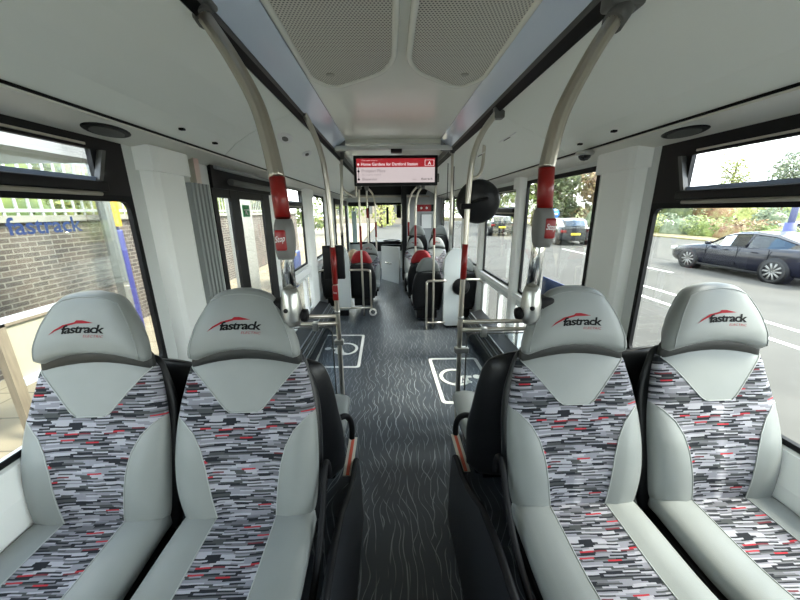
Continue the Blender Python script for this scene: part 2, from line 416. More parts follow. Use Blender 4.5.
# raised floor the four near seats stand on, left and right (wheel boxes)
ZP = 0.45
mb = MB(); mb.box(LX, -0.19, 1.0, 1.455, 0.0, ZP); mb.box(LX, -0.19, Y0, 1.0, 0.0, 0.26)
struct('trim_1', mb, wave_floor)
mb = MB(); mb.box(0.305, RX, 1.0, 1.455, 0.0, ZP); mb.box(0.305, RX, Y0, 1.0, 0.0, 0.26)
struct('trim_2', mb, wave_floor)

def wall_piece(mb, side, y0, y1, z0, z1, t=0.014):
    x = LX if side < 0 else RX
    mb.box(x, x+side*t, y0, y1, z0, z1)
# openings: (y0, y1, z0, z1)
openL = [(-2.45, -0.70, 0.72, 1.875), (-0.6, 1.52, 0.92, 1.875), (2.20, 3.05, 0.06, 1.76), (3.70, 4.42, 0.92, 1.86), (4.92, 5.85, 0.90, 1.85), (6.9, 8.9, 0.1, 1.8), (3.6, 4.8, 0.30, 0.74)]
openR = [(-2.45, -0.70, 0.72, 1.865), (-0.6, 1.59, 0.86, 1.865), (2.03, 3.10, 0.80, 1.85), (3.34, 4.36, 0.80, 1.84), (4.62, 5.45, 0.80, 1.84), (5.70, 6.60, 0.80, 1.84), (6.85, 7.8, 0.80, 1.84), (2.35, 4.20, 0.22, 0.66)]
def wall(side, opens, name, m):
    ys = sorted(set([Y0, Y1]+[o[0] for o in opens]+[o[1] for o in opens])); zt = 2.0
    mb = MB()
    for a, b in zip(ys[:-1], ys[1:]):
        c = (a+b)/2; iv = sorted([(o[2], o[3]) for o in opens if o[0] <= c <= o[1]]); z = 0.0
        for z0, z1 in iv:
            wall_piece(mb, side, a, b, z, z0); z = z1
        wall_piece(mb, side, a, b, z, zt)
    return struct(name, mb, m)
wall(-1, openL, 'wall_left', wall_grey); wall(1, openR, 'wall_right', wall_grey)
mb = MB(); mb.box(LX-.06, RX+.06, Y0-.06, Y0, -.06, 2.35)
struct('wall_rear', mb, wall_grey)

# ceiling: flat middle panel with curved coves on both sides
cL = [(-0.565, 2.175), (-0.72, 2.118), (-0.84, 2.062), (-0.93, 2.008), (-1.005, 1.942)]
cR = [(0.677, 2.175), (0.82, 2.105), (0.94, 2.048), (1.05, 1.992), (1.145, 1.93)]
mb = MB()
for pts in (cL, cR):
    for seg in ((Y0, -0.25), (-0.245, 2.19), (2.195, 5.2), (5.205, 7.98)):
        for (xa, za), (xb, zb) in zip(pts[:-1], pts[1:]):
            b0 = len(mb.v); mb.v += [(xa, seg[0], za), (xb, seg[0], zb), (xb, seg[1], zb), (xa, seg[1], za), (xa, seg[0], za+.02), (xb, seg[0], zb+.02), (xb, seg[1], zb+.02), (xa, seg[1], za+.02)]
            for f in ((0, 1, 2, 3), (4, 7, 6, 5), (0, 4, 5, 1), (3, 2, 6, 7)): mb.face([b0+i for i in f])
struct('ceiling', mb, cove_grey)
mb = MB(); mb.box(-0.425, 0.536, Y0, 3.60, 2.30, 2.33); mb.box(-0.62, 0.71, 3.60, 8.4, 2.26, 2.29); mb.box(-.43, .54, 3.58, 3.62, 2.26, 2.32)
mb.prism([(-0.425, 2.30), (-0.425, 2.33), (-.44, 2.33), (-.44, 2.29)], 'y', Y0, 3.6); mb.prism([(0.536, 2.30), (0.536, 2.33), (.551, 2.33), (.551, 2.29)], 'y', Y0, 3.6)
struct('trim_3', mb, ceiling_white)
# outer skin of the roof keeps the sky out
mb = MB(); mb.prism([(LX-.06, 1.99), (LX-.06, 2.1), (-.9, 2.42), (1.05, 2.42), (RX+.06, 2.1), (RX+.06, 1.99), (RX+.03, 1.99), (RX+.03, 2.08), (1.04, 2.39), (-.89, 2.39), (LX-.03, 2.08), (LX-.03, 1.99)], 'y', Y0-.06, Y1+.06)
struct('trim_4', mb, white_panel)
# ledges between the coves and the window tops
mb = MB(); mb.prism([(-1.012, 1.936), (-1.125, 1.900), (-1.125, 1.885), (-1.012, 1.926)], 'y', Y0, 8.4)
mb.prism([(-1.012, 1.936), (-1.012, 1.926), (-1.0, 1.924), (-1.0, 1.932)], 'y', Y0, 8.4)
struct('trim_5', mb, ledge_grey)
mb = MB(); mb.prism([(1.152, 1.923), (1.275, 1.893), (1.275, 1.878), (1.152, 1.913)], 'y', Y0, 8.4)
mb.prism([(1.152, 1.923), (1.152, 1.913), (1.14, 1.911), (1.14, 1.919)], 'y', Y0, 8.4)
struct('trim_6', mb, ledge_grey)
mb = MB(); mb.box(-1.012, -0.999, Y0, 8.4, 1.934, 1.942); struct('trim_7', mb, black_rubber)
mb = MB(); mb.box(1.141, 1.153, Y0, 8.4, 1.921, 1.930); struct('trim_8', mb, black_rubber)
# dark rails that carry the poles, and the pale light diffusers inside them
for nm, s, xa, xb, xc in (('trim_9', 1, -0.565, -0.534, -0.425), ('trim_10', -1, 0.677, 0.633, 0.536)):
    mb = MB(); mb.prism([(xa, 2.166), (xa+s*.006, 2.162), (xb-s*.004, 2.196), (xb, 2.21), (xb, 2.25), (xa, 2.25)], 'y', Y0, 8.2)
    struct(nm, mb, dark_grey)
    mb = MB(); mb.prism([(xa+s*.008, 2.161), (xa+s*.016, 2.166), (xb-s*.006, 2.192), (xb-s*.012, 2.194)], 'y', Y0, 8.2)
    struct(nm.replace('trim_9', 'trim_11').replace('trim_10', 'trim_12'), mb, black_rubber)
for i, (s, xb, xc) in enumerate(((1, -0.534, -0.425), (-1, 0.633, 0.536))):
    t = thing('ceiling_light', 'long pale blue light diffuser along the %s side of the ceiling grilles' % ('left', 'right')[i], 'light', (xb, 1.0, 2.2))
    MB().prism([(xb, 2.210), (xb+s*.006, 2.206), (xc+s*.002, 2.288), (xc, 2.299), (xb, 2.245)], 'y', Y0, 3.55).build('diffuser', strip_blue, t)
    MB().box(min(xb, xc), max(xb, xc), 3.545, 3.56, 2.18, 2.30).build('end_cap', mid_grey, t)
# cove panel gaps: small slots and latches
for i, (u, v, sd_) in enumerate(((182, 129, -1), (215, 143, -1), (614, 131, 1), (580, 144, 1))):
    k = P(u, v, x=-0.95 if sd_ < 0 else 1.07)
    o = MB().box(k.x-.012, k.x+.012, k.y-.010, k.y+.010, k.z-.006, k.z+.004, .003).build('panel_latch', black_rubber)
    tag(o, 'small black latch on the ceiling cove, ' + ['left side, nearer the camera', 'left side, beyond the joint', 'right side, nearer the camera', 'right side, farther one'][i], 'latch')
def cove_z(x):
    pts = cL if x < 0 else cR
    for (xa, za), (xb, zb) in zip(pts[:-1], pts[1:]):
        if min(xa, xb) <= x <= max(xa, xb): return za+(zb-za)*(x-xa)/(xb-xa), (zb-za)/(xb-xa)
    return pts[-1][1], .5
def cove_hit(u, v):
    d = ray(u, v); o = Vector((0, 0, CAMH)); t = 0.3
    for i in range(4000):
        p = o+d*t
        z, s = cove_z(p.x)
        if p.z > z or abs(p.x) > 1.14: return p, s
        t += 0.004
    return p, s
lab = ['nearest on the left cove', 'second on the left cove', 'nearest on the right cove', 'second on the right cove']
for i, (u, v, ln) in enumerate(((285, 137, .16), (307, 153, .10), (507, 137, .16), (480, 154, .12))):
    p, s = cove_hit(u, v)
    t = thing('cove_spotlight', 'small oval recessed light, '+lab[i], 'light', tuple(p))
    for nm, mm, k, zo in (('rim', white_paint, 1.15, .002), ('lens', dark_grey, .45, .007)):
        r = []
        for zz in (0, -.004):
            r.append([(p.x+cos(a)*.022*k, p.y+sin(a)*ln/2*k, p.z+cos(a)*.022*k*s-zo+zz) for a in [2*pi*q/24 for q in range(24)]])
        MB().loft(r).build(nm, mm, t)

# front end: bulkhead header, dark destination housing, windscreen, cab wall
mb = MB()
mb.box(LX-.06, RX+.06, 8.4, 8.46, 1.98, 2.4); mb.prism([(-1.0, 1.93), (-.6, 2.16), (.69, 2.16), (1.14, 1.92), (1.14, 1.84), (-1.0, 1.84)], 'y', 8.32, 8.36)
mb.box(LX, RX, 9.3, 9.36, -0.06, 0.72); mb.box(LX, RX, 9.3, 9.36, 1.80, 2.35)
struct('wall_front', mb, wall_grey)
struct('wall_cab', MB().box(0.36, RX, 8.1, 8.14, 0, 2.2), mat('cab_wall', (0.36, 0.37, 0.38), 0.5))
w_ = sempty('window_1', (0, 9.33, 0.72))
MB().box(LX, RX, 9.32, 9.33, 0.72, 1.8).build('pane', window_glass, w_)
mb = MB(); mb.box(-0.58, -0.545, 9.28, 9.34, .72, 1.85); mb.box(LX, RX, 9.29, 9.34, .70, .76); mb.box(LX, RX, 9.29, 9.34, 1.76, 1.82); mb.build('frame', black_rubber, w_)
MB().box(-1.02, -.90, 9.15, 9.25, .76, 1.6).build('corner_glass_blind', mat('sea_green', (0.30, 0.42, 0.40), .3), w_)
t = thing('destination_box', 'dark housing across the ceiling at the front of the bus, behind the screen', 'housing', (0, 8.0, 1.95))
MB().prism([(-0.90, 2.215), (0.97, 2.2), (0.88, 1.965), (-0.68, 1.975)], 'y', 8.0, 8.3).build('housing', black_plastic, t)
MB().tube([(-.95, 7.95, 1.93), (.95, 7.95, 1.925)], .02).build('grab_bar', steel, t)
o = MB().box(0.295, 0.40, 7.55, 8.1, 0, 2.2).build('cab_post', black_plastic); tag(o, 'tall black post at the driver cab doorway', 'post')
t = thing('cab_door', 'low grey driver cab door with a bright handle recess', 'door', (0, 7.5, 0))
mb = MB(); a = P(382, 279, z=0); b = P(399, 284, z=0)
for q in ((a, b),):
    dx = (b-a); n_ = Vector((-dx.y, dx.x, 0)).normalized()*.04
    vs = [a, b, b+n_, a+n_]; zt = .83
    mb.add([tuple(p) for p in vs]+[(p.x, p.y, zt if i in (1, 2) else zt-.03) for i, p in enumerate(vs)], [(0, 1, 2, 3), (4, 7, 6, 5), (0, 4, 5, 1), (1, 5, 6, 2), (2, 6, 7, 3), (3, 7, 4, 0)])
mb.build('door_panel', mat('door_grey', (0.40, 0.42, 0.42), .4), t)
c = a.lerp(b, .5); nn = -n_.normalized()
MB().tube([c+nn*.01+Vector((-.09, .05, .45)), c+nn*.02+Vector((0, 0, .43)), c+nn*.01+Vector((.09, -.05, .44))], .025, sub=4).build('handle', chrome, t)
t = thing('driver_dashboard', 'black driver dashboard below the windscreen', 'dashboard', (0, 8.7, .6))
MB().box(-0.42, 0.30, 8.2, 8.9, 0.62, 0.86, .03).build('dash', black_plastic, t)
MB().box(-0.2, 0.28, 8.05, 8.2, 0.66, 0.80, .02).build('binnacle', black_rubber, t)
MB().lathe([(.20, -.012), (.215, 0), (.20, .012), (.185, 0), (.20, -.012)], (0.05, 8.0, .90), 'z', 28).build('steering_wheel', black_rubber, t)
o = MB().box(-0.07, -0.01, 8.6, 8.66, 1.27, 1.70, .01).build('ticket_machine_arm', black_plastic); tag(o, 'slim black upright device hanging before the windscreen', 'device')
o = MB().box(0.2, 0.32, 8.9, 8.95, 1.42, 1.75, .01).build('sun_visor', black_plastic); tag(o, 'dark sun visor at the top right of the windscreen', 'visor')
o = MB().box(-1.0, -.35, 8.38, 8.40, 1.72, 1.82).build('front_display', black_plastic); tag(o, 'narrow dark panel above the left of the windscreen', 'panel')
t = thing('emergency_sign', 'red sign panel with white symbols high on the cab wall', 'sign', (0.9, 8.08, 1.66))
MB().box(0.68, 1.10, 8.085, 8.10, 1.58, 1.74).build('sign_board', red_cover, t)
for k in range(2): MB().lathe([(0.0, -.002), (.028, -.002), (.028, .003), (0, .003)], (0.78+k*.13, 8.08, 1.66), 'y', 16).build('symbol', white_paint, t)
MB().box(1.02, 1.10, 8.08, 8.085, 1.58, 1.74).build('dark_end', black_plastic, t)
t = thing('notice', 'blank white notice sheet in a frame on the cab wall', 'notice', (0.9, 8.08, 1.2))
MB().box(.77, 1.05, 8.08, 8.1, 1.16, 1.53).build('frame', mid_grey, t); MB().box(.79, 1.03, 8.072, 8.08, 1.18, 1.51).build('sheet', white_paint, t)

# ------------------------------------------------------------------ windows and doors in the side walls
wn = [1]
def window(side, y0, y1, z0, z1, vent=None, fw=.03, zmid=None, light=False):
    wn[0] += 1
    x = LX if side < 0 else RX
    w_ = sempty('window_%d' % wn[0], (x, (y0+y1)/2, z0))
    MB().box(x+side*.006, x+side*.011, y0, y1, z0, z1 if vent is None else vent[0]).build('pane', window_glass, w_)
    mb = MB()
    xa, xb = x-side*.004, x+side*.015
    top = z1 if vent is None else vent[0]
    mb.box(xa, xb, y0, y0+fw, z0, top); mb.box(xa, xb, y1-fw, y1, z0, top); mb.box(xa, xb, y0+fw, y1-fw, z0, z0+fw*.8); mb.box(xa, xb, y0+fw, y1-fw, top-fw, top)
    # rounded inner corners
    for (yc, sy) in ((y0+fw, 1), (y1-fw, -1)):
        for (zc, sz) in ((z0+fw*.8, 1), (top-fw, -1)):
            r = .035; pts = [(yc, zc)]+[(yc+sy*(r-r*sin(a)), zc+sz*(r-r*cos(a))) for a in [pi/2*k/6 for k in range(7)]]
            mb.prism(pts, 'x', xa, xb)
    mb.build('frame', black_rubber, w_)
    if vent:
        va, vb, vy = vent[1], vent[2], vent[3]          # vent glass zone z range and far end y
        mb = MB(); mb.box(xa, xb, y0, y1, top, va-.01); mb.box(xa, xb, y0, y1, vb+.012, z1); mb.box(xa, xb, vy, y1, va-.01, vb+.012)
        mb.build('vent_panel', black_plastic, w_)
        g = MB().box(x+side*.006, x+side*.011, y0, vy, va-.01, vb+.012).build('vent_pane', clear_glass, w_)
        mb = MB(); mb.box(x-side*.03, x-side*.004, y0, vy+.02, va-.05, va-.012, .006); mb.build('vent_rail', black_plastic, w_)
        MB().tube([(x-side*.024, y0, va-.058), (x-side*.024, vy-.02, va-.058)], .008).build('vent_pull', mat('rail_tan', (0.36, .33, .28), .35), w_)
        MB().box(x-side*.012, x-side*.004, y0, vy, va-.010, va+.004).build('vent_lip', mat('lip_blue', (0.22, 0.28, 0.42), .3), w_)
        MB().prism([(vy+.030, vb+.012), (vy+.048, vb+.012), (vy+.002, va-.01), (vy-.016, va-.01)], 'x', x-side*.025, x-side*.004).build('vent_stay', dark_grey, w_)
        MB().box(x-side*.01, x-side*.004, y0, vy-.02, vb+.022, vb+.030).build('vent_seal', steel, w_)
    return w_
window(-1, -2.45, -.70, .72, 1.875); window(1, -2.45, -.70, .72, 1.865)  # unseen windows behind the camera, added and enlarged to let more daylight in
window(-1, -0.6, 1.52, .90, 1.885, vent=(1.675, 1.735, 1.828, 1.36), fw=.024)
window(1, -0.6, 1.59, .85, 1.875, vent=(1.62, 1.68, 1.80, 1.42), fw=.024)
window(1, 2.03, 3.10, .80, 1.85); window(1, 3.34, 4.36, .80, 1.84, vent=(1.56, 1.62, 1.76, 4.2)); window(1, 4.62, 5.45, .80, 1.84); window(1, 5.70, 6.60, .80, 1.84); window(1, 6.85, 7.8, .80, 1.84)
window(-1, 3.70, 4.42, .92, 1.86, vent=(1.67, 1.72, 1.84, 4.3)); window(-1, 4.92, 5.85, .90, 1.85)
for s_, (a_, b_, za, zb) in ((-1, (3.6, 4.8, .30, .74)), (1, (2.35, 4.2, .22, .66))):
    wn[0] += 1; x = LX if s_ < 0 else RX
    w_ = sempty('window_%d' % wn[0], (x, (a_+b_)/2, za))
    MB().box(x+s_*.006, x+s_*.010, a_, b_, za, zb).build('pane', window_glass, w_)
    mb = MB(); n_ = 3 if s_ > 0 else 2
    for k in range(n_+1):
        yy = a_+(b_-a_)*k/n_; mb.box(x-s_*.03, x+s_*.016, yy-.03, yy+.03, za-.02, zb+.02)
    mb.build('upright', white_paint, w_)
# pillars with top caps
pn = [20]
def pillar(side, y0, y1, depth, cap=True):
    x = LX if side < 0 else RX; pn[0] += 1; d = -side*depth
    mb = MB(); ch = .03
    mb.prism([(x, y0), (x+d*.75, y0+ch), (x+d, y0+2*ch), (x+d, y1-2*ch), (x+d*.75, y1-ch), (x, y1)], 'z', 0.0, 1.895)
    if cap: mb.prism([(x, y0-.02), (x+d*1.1, y0+ch*.6), (x+d*1.25, y0+2*ch), (x+d*1.25, y1-ch), (x+d, y1+.01), (x, y1+.02)], 'z', 1.79, 1.90)
    struct('trim_%d' % pn[0], mb, white_panel)
pillar(-1, 1.60, 1.90, .05); pillar(1, 1.66, 1.99, .05)
pillar(-1, 3.22, 3.66, .04, False); pillar(-1, 4.45, 4.88, .045); pillar(-1, 5.9, 6.3, .04)
pillar(1, 3.13, 3.31, .045); pillar(1, 4.39, 4.59, .045); pillar(1, 5.48, 5.67, .045); pillar(1, 6.63, 6.82, .045)
# white sills
struct('trim_13', MB().prism([(LX, .895), (LX+.012, .89), (LX+.03, .80), (LX+.03, .26), (LX, .26)], 'y', Y0, 1.5), white_panel)
struct('trim_14', MB().prism([(RX, .845), (RX-.012, .84), (RX-.04, .74), (RX-.04, .26), (RX, .26)], 'y', Y0, 1.55), white_panel)
struct('trim_15', MB().box(LX, LX+.035, 3.2, 6.4, .80, .885, .008), white_paint)
struct('trim_16', MB().box(RX-.035, RX, 2.1, 7.9, .74, .792, .008), white_paint)

# corrugated grey panel beside the middle door
o = MB()
pts = [(LX+.03, 1.93)]
for k in range(8): pts += [(LX+.035+(.012 if k % 2 else 0), 1.93+.020*k), (LX+.035+(.012 if k % 2 else 0), 1.93+.020*(k+1))]
pts += [(LX+.003, 2.092), (LX+.003, 1.93)]
o.prism(pts, 'z', .15, 1.765); o = o.build('corrugated_panel', mat('ribbed_grey', (0.30, .32, .32), .5)); tag(o, 'grey ribbed vertical panel between white pillar and middle door', 'panel')
o = MB().box(LX+.005, LX+.04, 1.98, 2.03, 1.765, 1.9).build('panel_bracket', steel); tag(o, 'short metal upright on top of the grey ribbed panel', 'bracket')
# middle door: two glazed leaves in black frames
d_ = sempty('door_1', (LX, 2.6, 0))
MB().box(LX-.012, LX+.02, 2.19, 3.22, 1.755, 1.90).build('header', black_plastic, d_)
mb = MB()
for a_, b_ in ((2.19, 2.24), (2.43, 2.57), (3.03, 3.20)): mb.box(LX-.012, LX+.008, a_, b_, .05, 1.76)
for a_, b_ in ((2.24, 2.43), (2.57, 3.03)): mb.box(LX-.03, LX+.005, a_, b_, .05, .20); mb.box(LX-.03, LX+.005, a_, b_, 1.70, 1.76)
mb.build('frame', black_plastic, d_)
MB().box(LX-.015, LX-.01, 2.24, 2.43, .2, 1.7).build('pane', window_glass, d_); MB().box(LX-.015, LX-.01, 2.57, 3.03, .2, 1.7).build('pane', window_glass, d_)
MB().tube([(LX+.06, 2.35, 1.80), (LX+.06, 3.12, 1.80), (LX+.05, 3.2, 1.84)], .022, sub=3).build('door_motor', dark_grey, d_)
MB().tube([(LX+.07, 2.15, 1.87), (LX+.07, 3.1, 1.87)], .012).build('door_arm', mid_grey, d_)
d_ = sempty('door_2', (LX, 7.9, 0))
mb = MB()
for a_ in (6.9, 7.87, 8.84): mb.box(LX-.035, LX+.02, a_, a_+.07, .1, 1.8)
mb.box(LX-.03, LX+.02, 6.9, 8.9, 1.74, 1.86)
mb.build('frame', black_plastic, d_); MB().box(LX-.015, LX-.01, 6.97, 8.84, .1, 1.74).build('pane', window_glass, d_)
o = MB().box(LX, LX+.03, 6.42, 6.50, .9, 1.55).build('door_slot', black_plastic); tag(o, 'narrow black vertical slot on the left wall ahead', 'slot')

# ------------------------------------------------------------------ ceiling grilles
def rounded(pts, r, n=6):
    out_ = []; m = len(pts)
    for i in range(m):
        p = Vector(pts[i]); a = (Vector(pts[i-1])-p); b = (Vector(pts[(i+1) % m])-p); rr = min(r[i] if isinstance(r, (list, tuple)) else r, a.length*.45, b.length*.45)
        a = p+a.normalized()*rr; b = p+b.normalized()*rr
        for k in range(n+1):
            t = k/n; out_.append(tuple(a*(1-t)**2+p*2*t*(1-t)+b*t*t))
    return out_
for i, (poly, lab_) in enumerate((([(-.392, 2.0), (-.395, .1), (.025, .1), (.025, 1.78), (-.03, 1.92), (-.30, 2.13)], 'left'), ([(.515, 2.0), (.515, .1), (.113, .1), (.120, 1.78), (.175, 1.92), (.42, 2.13)], 'right'))):
    cx = sum(p[0] for p in poly)/6; cy = 1.2
    t = thing('ceiling_grille', 'perforated air grille in the ceiling, %s one of the pair' % lab_, 'grille', (cx, cy, 2.3))
    pr = rounded(poly, [.05, .03, .03, .10, .10, .12])
    MB().prism(pr, 'z', 2.300, 2.291).build('perforated_plate', perforated, t)
    inner = [(p[0], p[1], 2.288) for p in pr]; outp = [Vector((p[0], p[1])) for p in pr]
    c = Vector((cx, cy)); ring = []
    rim = MB(); rings = []
    n_ = len(pr)
    for j in range(n_):
        a = Vector(pr[j-1]); b = Vector(pr[(j+1) % n_]); d = (b-a).normalized(); nn = Vector((d.y, -d.x))
        if nn.dot(Vector(pr[j])-c) < 0: nn = -nn
        q = Vector(pr[j])
        rings.append([(q.x+nn.x*o_, q.y+nn.y*o_, z) for o_, z in ((-.002, 2.296), (.002, 2.282), (.018, 2.280), (.026, 2.288), (.028, 2.299), (.0, 2.2995))])
    rings.append(rings[0]); rim.loft(rings, caps=False); rim.build('rim', ceiling_white, t)
    for (a_, b_) in ((.08, .25), (.07, 1.0), (.10, 1.95)):
        px = (poly[0][0]+a_) if i == 0 else (poly[0][0]-a_)
        MB().lathe([(0, 2.2885), (.022, 2.2885), (.022, 2.2912)], (px, b_, 0), 'z', 14).build('fixing', mat('fixing_grey', (0.36, .345, .30), .4), t)


# ------------------------------------------------------------------ seats
def pillow(mb, stations, scols, n=4.0, bol=None, zone=None, arch=None, back_cols=10, back_mat=0):
    """stations: (t, C(y,z), T(y,z), w, th). Front faces -y side. scols(t) -> list of s in [-1,1]"""
    rows = []; vlen = 0; prev = None
    for (t, C, T, w, th) in stations:
        Nn = (-T[1], T[0])                                  # points to -y for upward T
        if prev: vlen += sqrt((C[0]-prev[0])**2+(C[1]-prev[1])**2)
        prev = C; row = []
        ss = scols(t)
        for s in ss:
            sc = max(-1, min(1, s)); d = th*(max(0.0, 1-abs(sc)**n))**(1/n)
            if bol: d += bol(sc, t)
            a = arch(sc, t) if arch else 0
            row.append(((s*w, C[0]+Nn[0]*d+T[0]*a, C[1]+Nn[1]*d+T[1]*a), (s*w, vlen+a)))
        bk = []
        for k in range(1, back_cols):
            s = 1-2*k/back_cols; d = -th*(max(0.0, 1-abs(s)**n))**(1/n)
            a = arch(s, t) if arch else 0
            bk.append(((s*w, C[0]+Nn[0]*d+T[0]*a, C[1]+Nn[1]*d+T[1]*a), (s*w+1, vlen)))
        rows.append(row+bk)
    nf = len(scols(0)); m = len(rows[0]); b = len(mb.v)
    for r in rows: mb.v += [p for p, _ in r]
    for i in range(len(rows)-1):
        for k in range(m):
            k2 = (k+1) % m
            if k < nf-1: mb.cur = zone(stations[i][0], stations[i+1][0], k) if zone else 0
            else: mb.cur = back_mat
            uv = [rows[i][k][1], rows[i][k2][1], rows[i+1][k2][1], rows[i+1][k][1]]
            mb.face([b+i*m+k, b+i*m+k2, b+(i+1)*m+k2, b+(i+1)*m+k], uv, True)
    mb.cur = back_mat if zone else 0
    mb.face([b+k for k in range(m)][::-1], [r[1] for r in rows[0]][::-1], True); mb.face([b+(len(rows)-1)*m+k for k in range(m)], [r[1] for r in rows[-1]], True)
    mb.cur = 0
def interp(tab, t):
    for (a, va), (b, vb) in zip(tab[:-1], tab[1:]):
        if t <= b:
            k = (t-a)/(b-a) if b > a else 0; k = max(0, k)
            return va+(vb-va)*k
    return tab[-1][1]
def smooth_interp(tab, t):
    # catmull-rom
    n = len(tab)
    for i in range(n-1):
        if t <= tab[i+1][0] or i == n-2:
            x0, y0 = tab[i]; x1, y1 = tab[i+1]; k = max(0, min(1, (t-x0)/(x1-x0)))
            m0 = ((y1-tab[i-1][1])/(x1-tab[i-1][0]) if i > 0 else (y1-y0)/(x1-x0))*(x1-x0)
            m1 = ((tab[i+2][1]-y0)/(tab[i+2][0]-x0) if i < n-2 else (y1-y0)/(x1-x0))*(x1-x0)
            return y0*(2*k**3-3*k*k+1)+m0*(k**3-2*k*k+k)+y1*(-2*k**3+3*k*k)+m1*(k**3-k*k)
def stations(curve, wtab, thtab, ts, e0=.06, e1=.06):
    res = []
    for t in ts:
        C = (smooth_interp([(a, b[0]) for a, b in curve], t), smooth_interp([(a, b[1]) for a, b in curve], t))
        C2 = (smooth_interp([(a, b[0]) for a, b in curve], min(1, t+.01)), smooth_interp([(a, b[1]) for a, b in curve], min(1, t+.01)))
        C1 = (smooth_interp([(a, b[0]) for a, b in curve], max(0, t-.01)), smooth_interp([(a, b[1]) for a, b in curve], max(0, t-.01)))
        T = Vector((C2[0]-C1[0], C2[1]-C1[1])).normalized(); w = smooth_interp(wtab, t); th = smooth_interp(thtab, t)
        f = 1.0
        if t < e0: f = sqrt(max(0.0, 1-((e0-t)/e0)**2))
        if t > 1-e1: f = sqrt(max(0.0, 1-((t-1+e1)/e1)**2))
        res.append((t, C, (T.x, T.y), w-(1-f)*.025, max(.002, th*(.12+.88*f))))
    return res
TS = [0, .004, .012, .025, .045, .08]+[.08+.84*k/26 for k in range(1, 27)]+[.955, .975, .988, .996, 1]
# seat geometry in local coordinates: seam of cushion and back at the origin height z = 0.70, facing -y
back_curve = [(0, (0.035, 0.665)), (.35, (0.055, 0.82)), (.7, (0.110, 1.00)), (1, (0.165, 1.155))]
back_w = [(0, .192), (.12, .205), (.35, .216), (.6, .214), (.8, .198), (1, .172)]
back_th = [(0, .034), (.3, .036), (.7, .034), (1, .030)]
A = [(.0, 0.0), (.70, 0.0), (.705, .20), (.72, .27), (.75, .35), (.82, .53), (.90, .76), (.965, .96), (1, 1.0)]
B = [(0, .43), (.15, .445), (.30, .47), (.42, .51), (.52, .58), (.60, .69), (.66, .85), (.70, .995), (1, .999)]
def seg(a, b, n): return [a+(b-a)*k/n for k in range(n)]
def back_cols_(t):
    bb = interp(B, t); aa = min(interp(A, t), bb-.0005); r = []
    r += [-1, -1+(1-bb)*.08, -1+(1-bb)*.25, -1+(1-bb)*.5, -1+(1-bb)*.75]
    r += seg(-bb, -aa, 5)+seg(-aa, aa, 8)+seg(aa, bb, 5)+[bb, bb+(1-bb)*.25, bb+(1-bb)*.5, bb+(1-bb)*.75, bb+(1-bb)*.92, 1]
    return r
def back_zone(t0, t1, k):
    # 5 bolster faces, 5 fabric, 8 centre, 5 fabric, 5 bolster
    if k < 5 or k >= 23: return 1 if t1 <= .7001 else 0
    if 10 <= k < 18 and t0 >= .6999: return 1
    return 0
def back_bol(s, t):
    b = interp(B, t); k = max(0, min(1, (abs(s)-b*.8)/.25)); k = k*k*(3-2*k)
    f = max(0, min(1, (.70-t)/.22)); e = max(0, 1-abs(s)**8)
    return .016*k*f*e*(1 if t > .03 else t/.03)
def back_arch(s, t): return .030*(1-s*s)*max(0, (t-.6)/.4)**1.5
TSB = sorted(set(TS+[.70, .705, .68, .715, .73, .75, .60, .66]))
head_curve = [(0, (0.142, 1.163)), (.5, (0.168, 1.26)), (1, (0.206, 1.375))]
head_w = [(0, .165), (.08, .168), (.25, .164), (.4, .154), (.55, .141), (.7, .121), (.85, .096), (.95, .068), (1, .036)]
head_th = [(0, .040), (.3, .048), (.8, .042), (1, .030)]
def head_arch(s, t): return .032*(1-s*s)*(1-t)**1.2
def hcols(t): return [-1, -.985, -.94, -.86, -.7, -.5, -.25, 0, .25, .5, .7, .86, .94, .985, 1]
HTS = [0, .006, .02, .05, .1]+[.1+.78*k/14 for k in range(1, 15)]+[.92, .95, .975, .99, .997, 1]
hst = stations(head_curve, head_w, head_th, HTS, .07, .10)
def head_front(x, t, lift=.001):
    C = (smooth_interp([(a, b[0]) for a, b in head_curve], t), smooth_interp([(a, b[1]) for a, b in head_curve], t))
    C2 = (smooth_interp([(a, b[0]) for a, b in head_curve], t+.01), smooth_interp([(a, b[1]) for a, b in head_curve], t+.01))
    T = Vector((C2[0]-C[0], C2[1]-C[1])).normalized(); w = smooth_interp(head_w, t); th = smooth_interp(head_th, t)
    s = x/w; d = th*(max(0, 1-abs(s)**4))**.25+lift; a = head_arch(s, t)
    return Vector((x, C[0]-T.y*d+T.x*a, C[1]+T.x*d+T.y*a))
def edge_tube(fn, r=.0017):
    return MB().tube(fn, r, 6)
def back_front(s, t, lift=.0):
    st = stations(back_curve, back_w, back_th, [t])[0]; _, C, T, w, th = st
    d = th*(max(0.0, 1-abs(s)**4))**.25+back_bol(s, t)+lift; a = back_arch(s, t)
    return Vector((s*w, C[0]-T[1]*d+T[0]*a, C[1]+T[0]*d+T[1]*a))
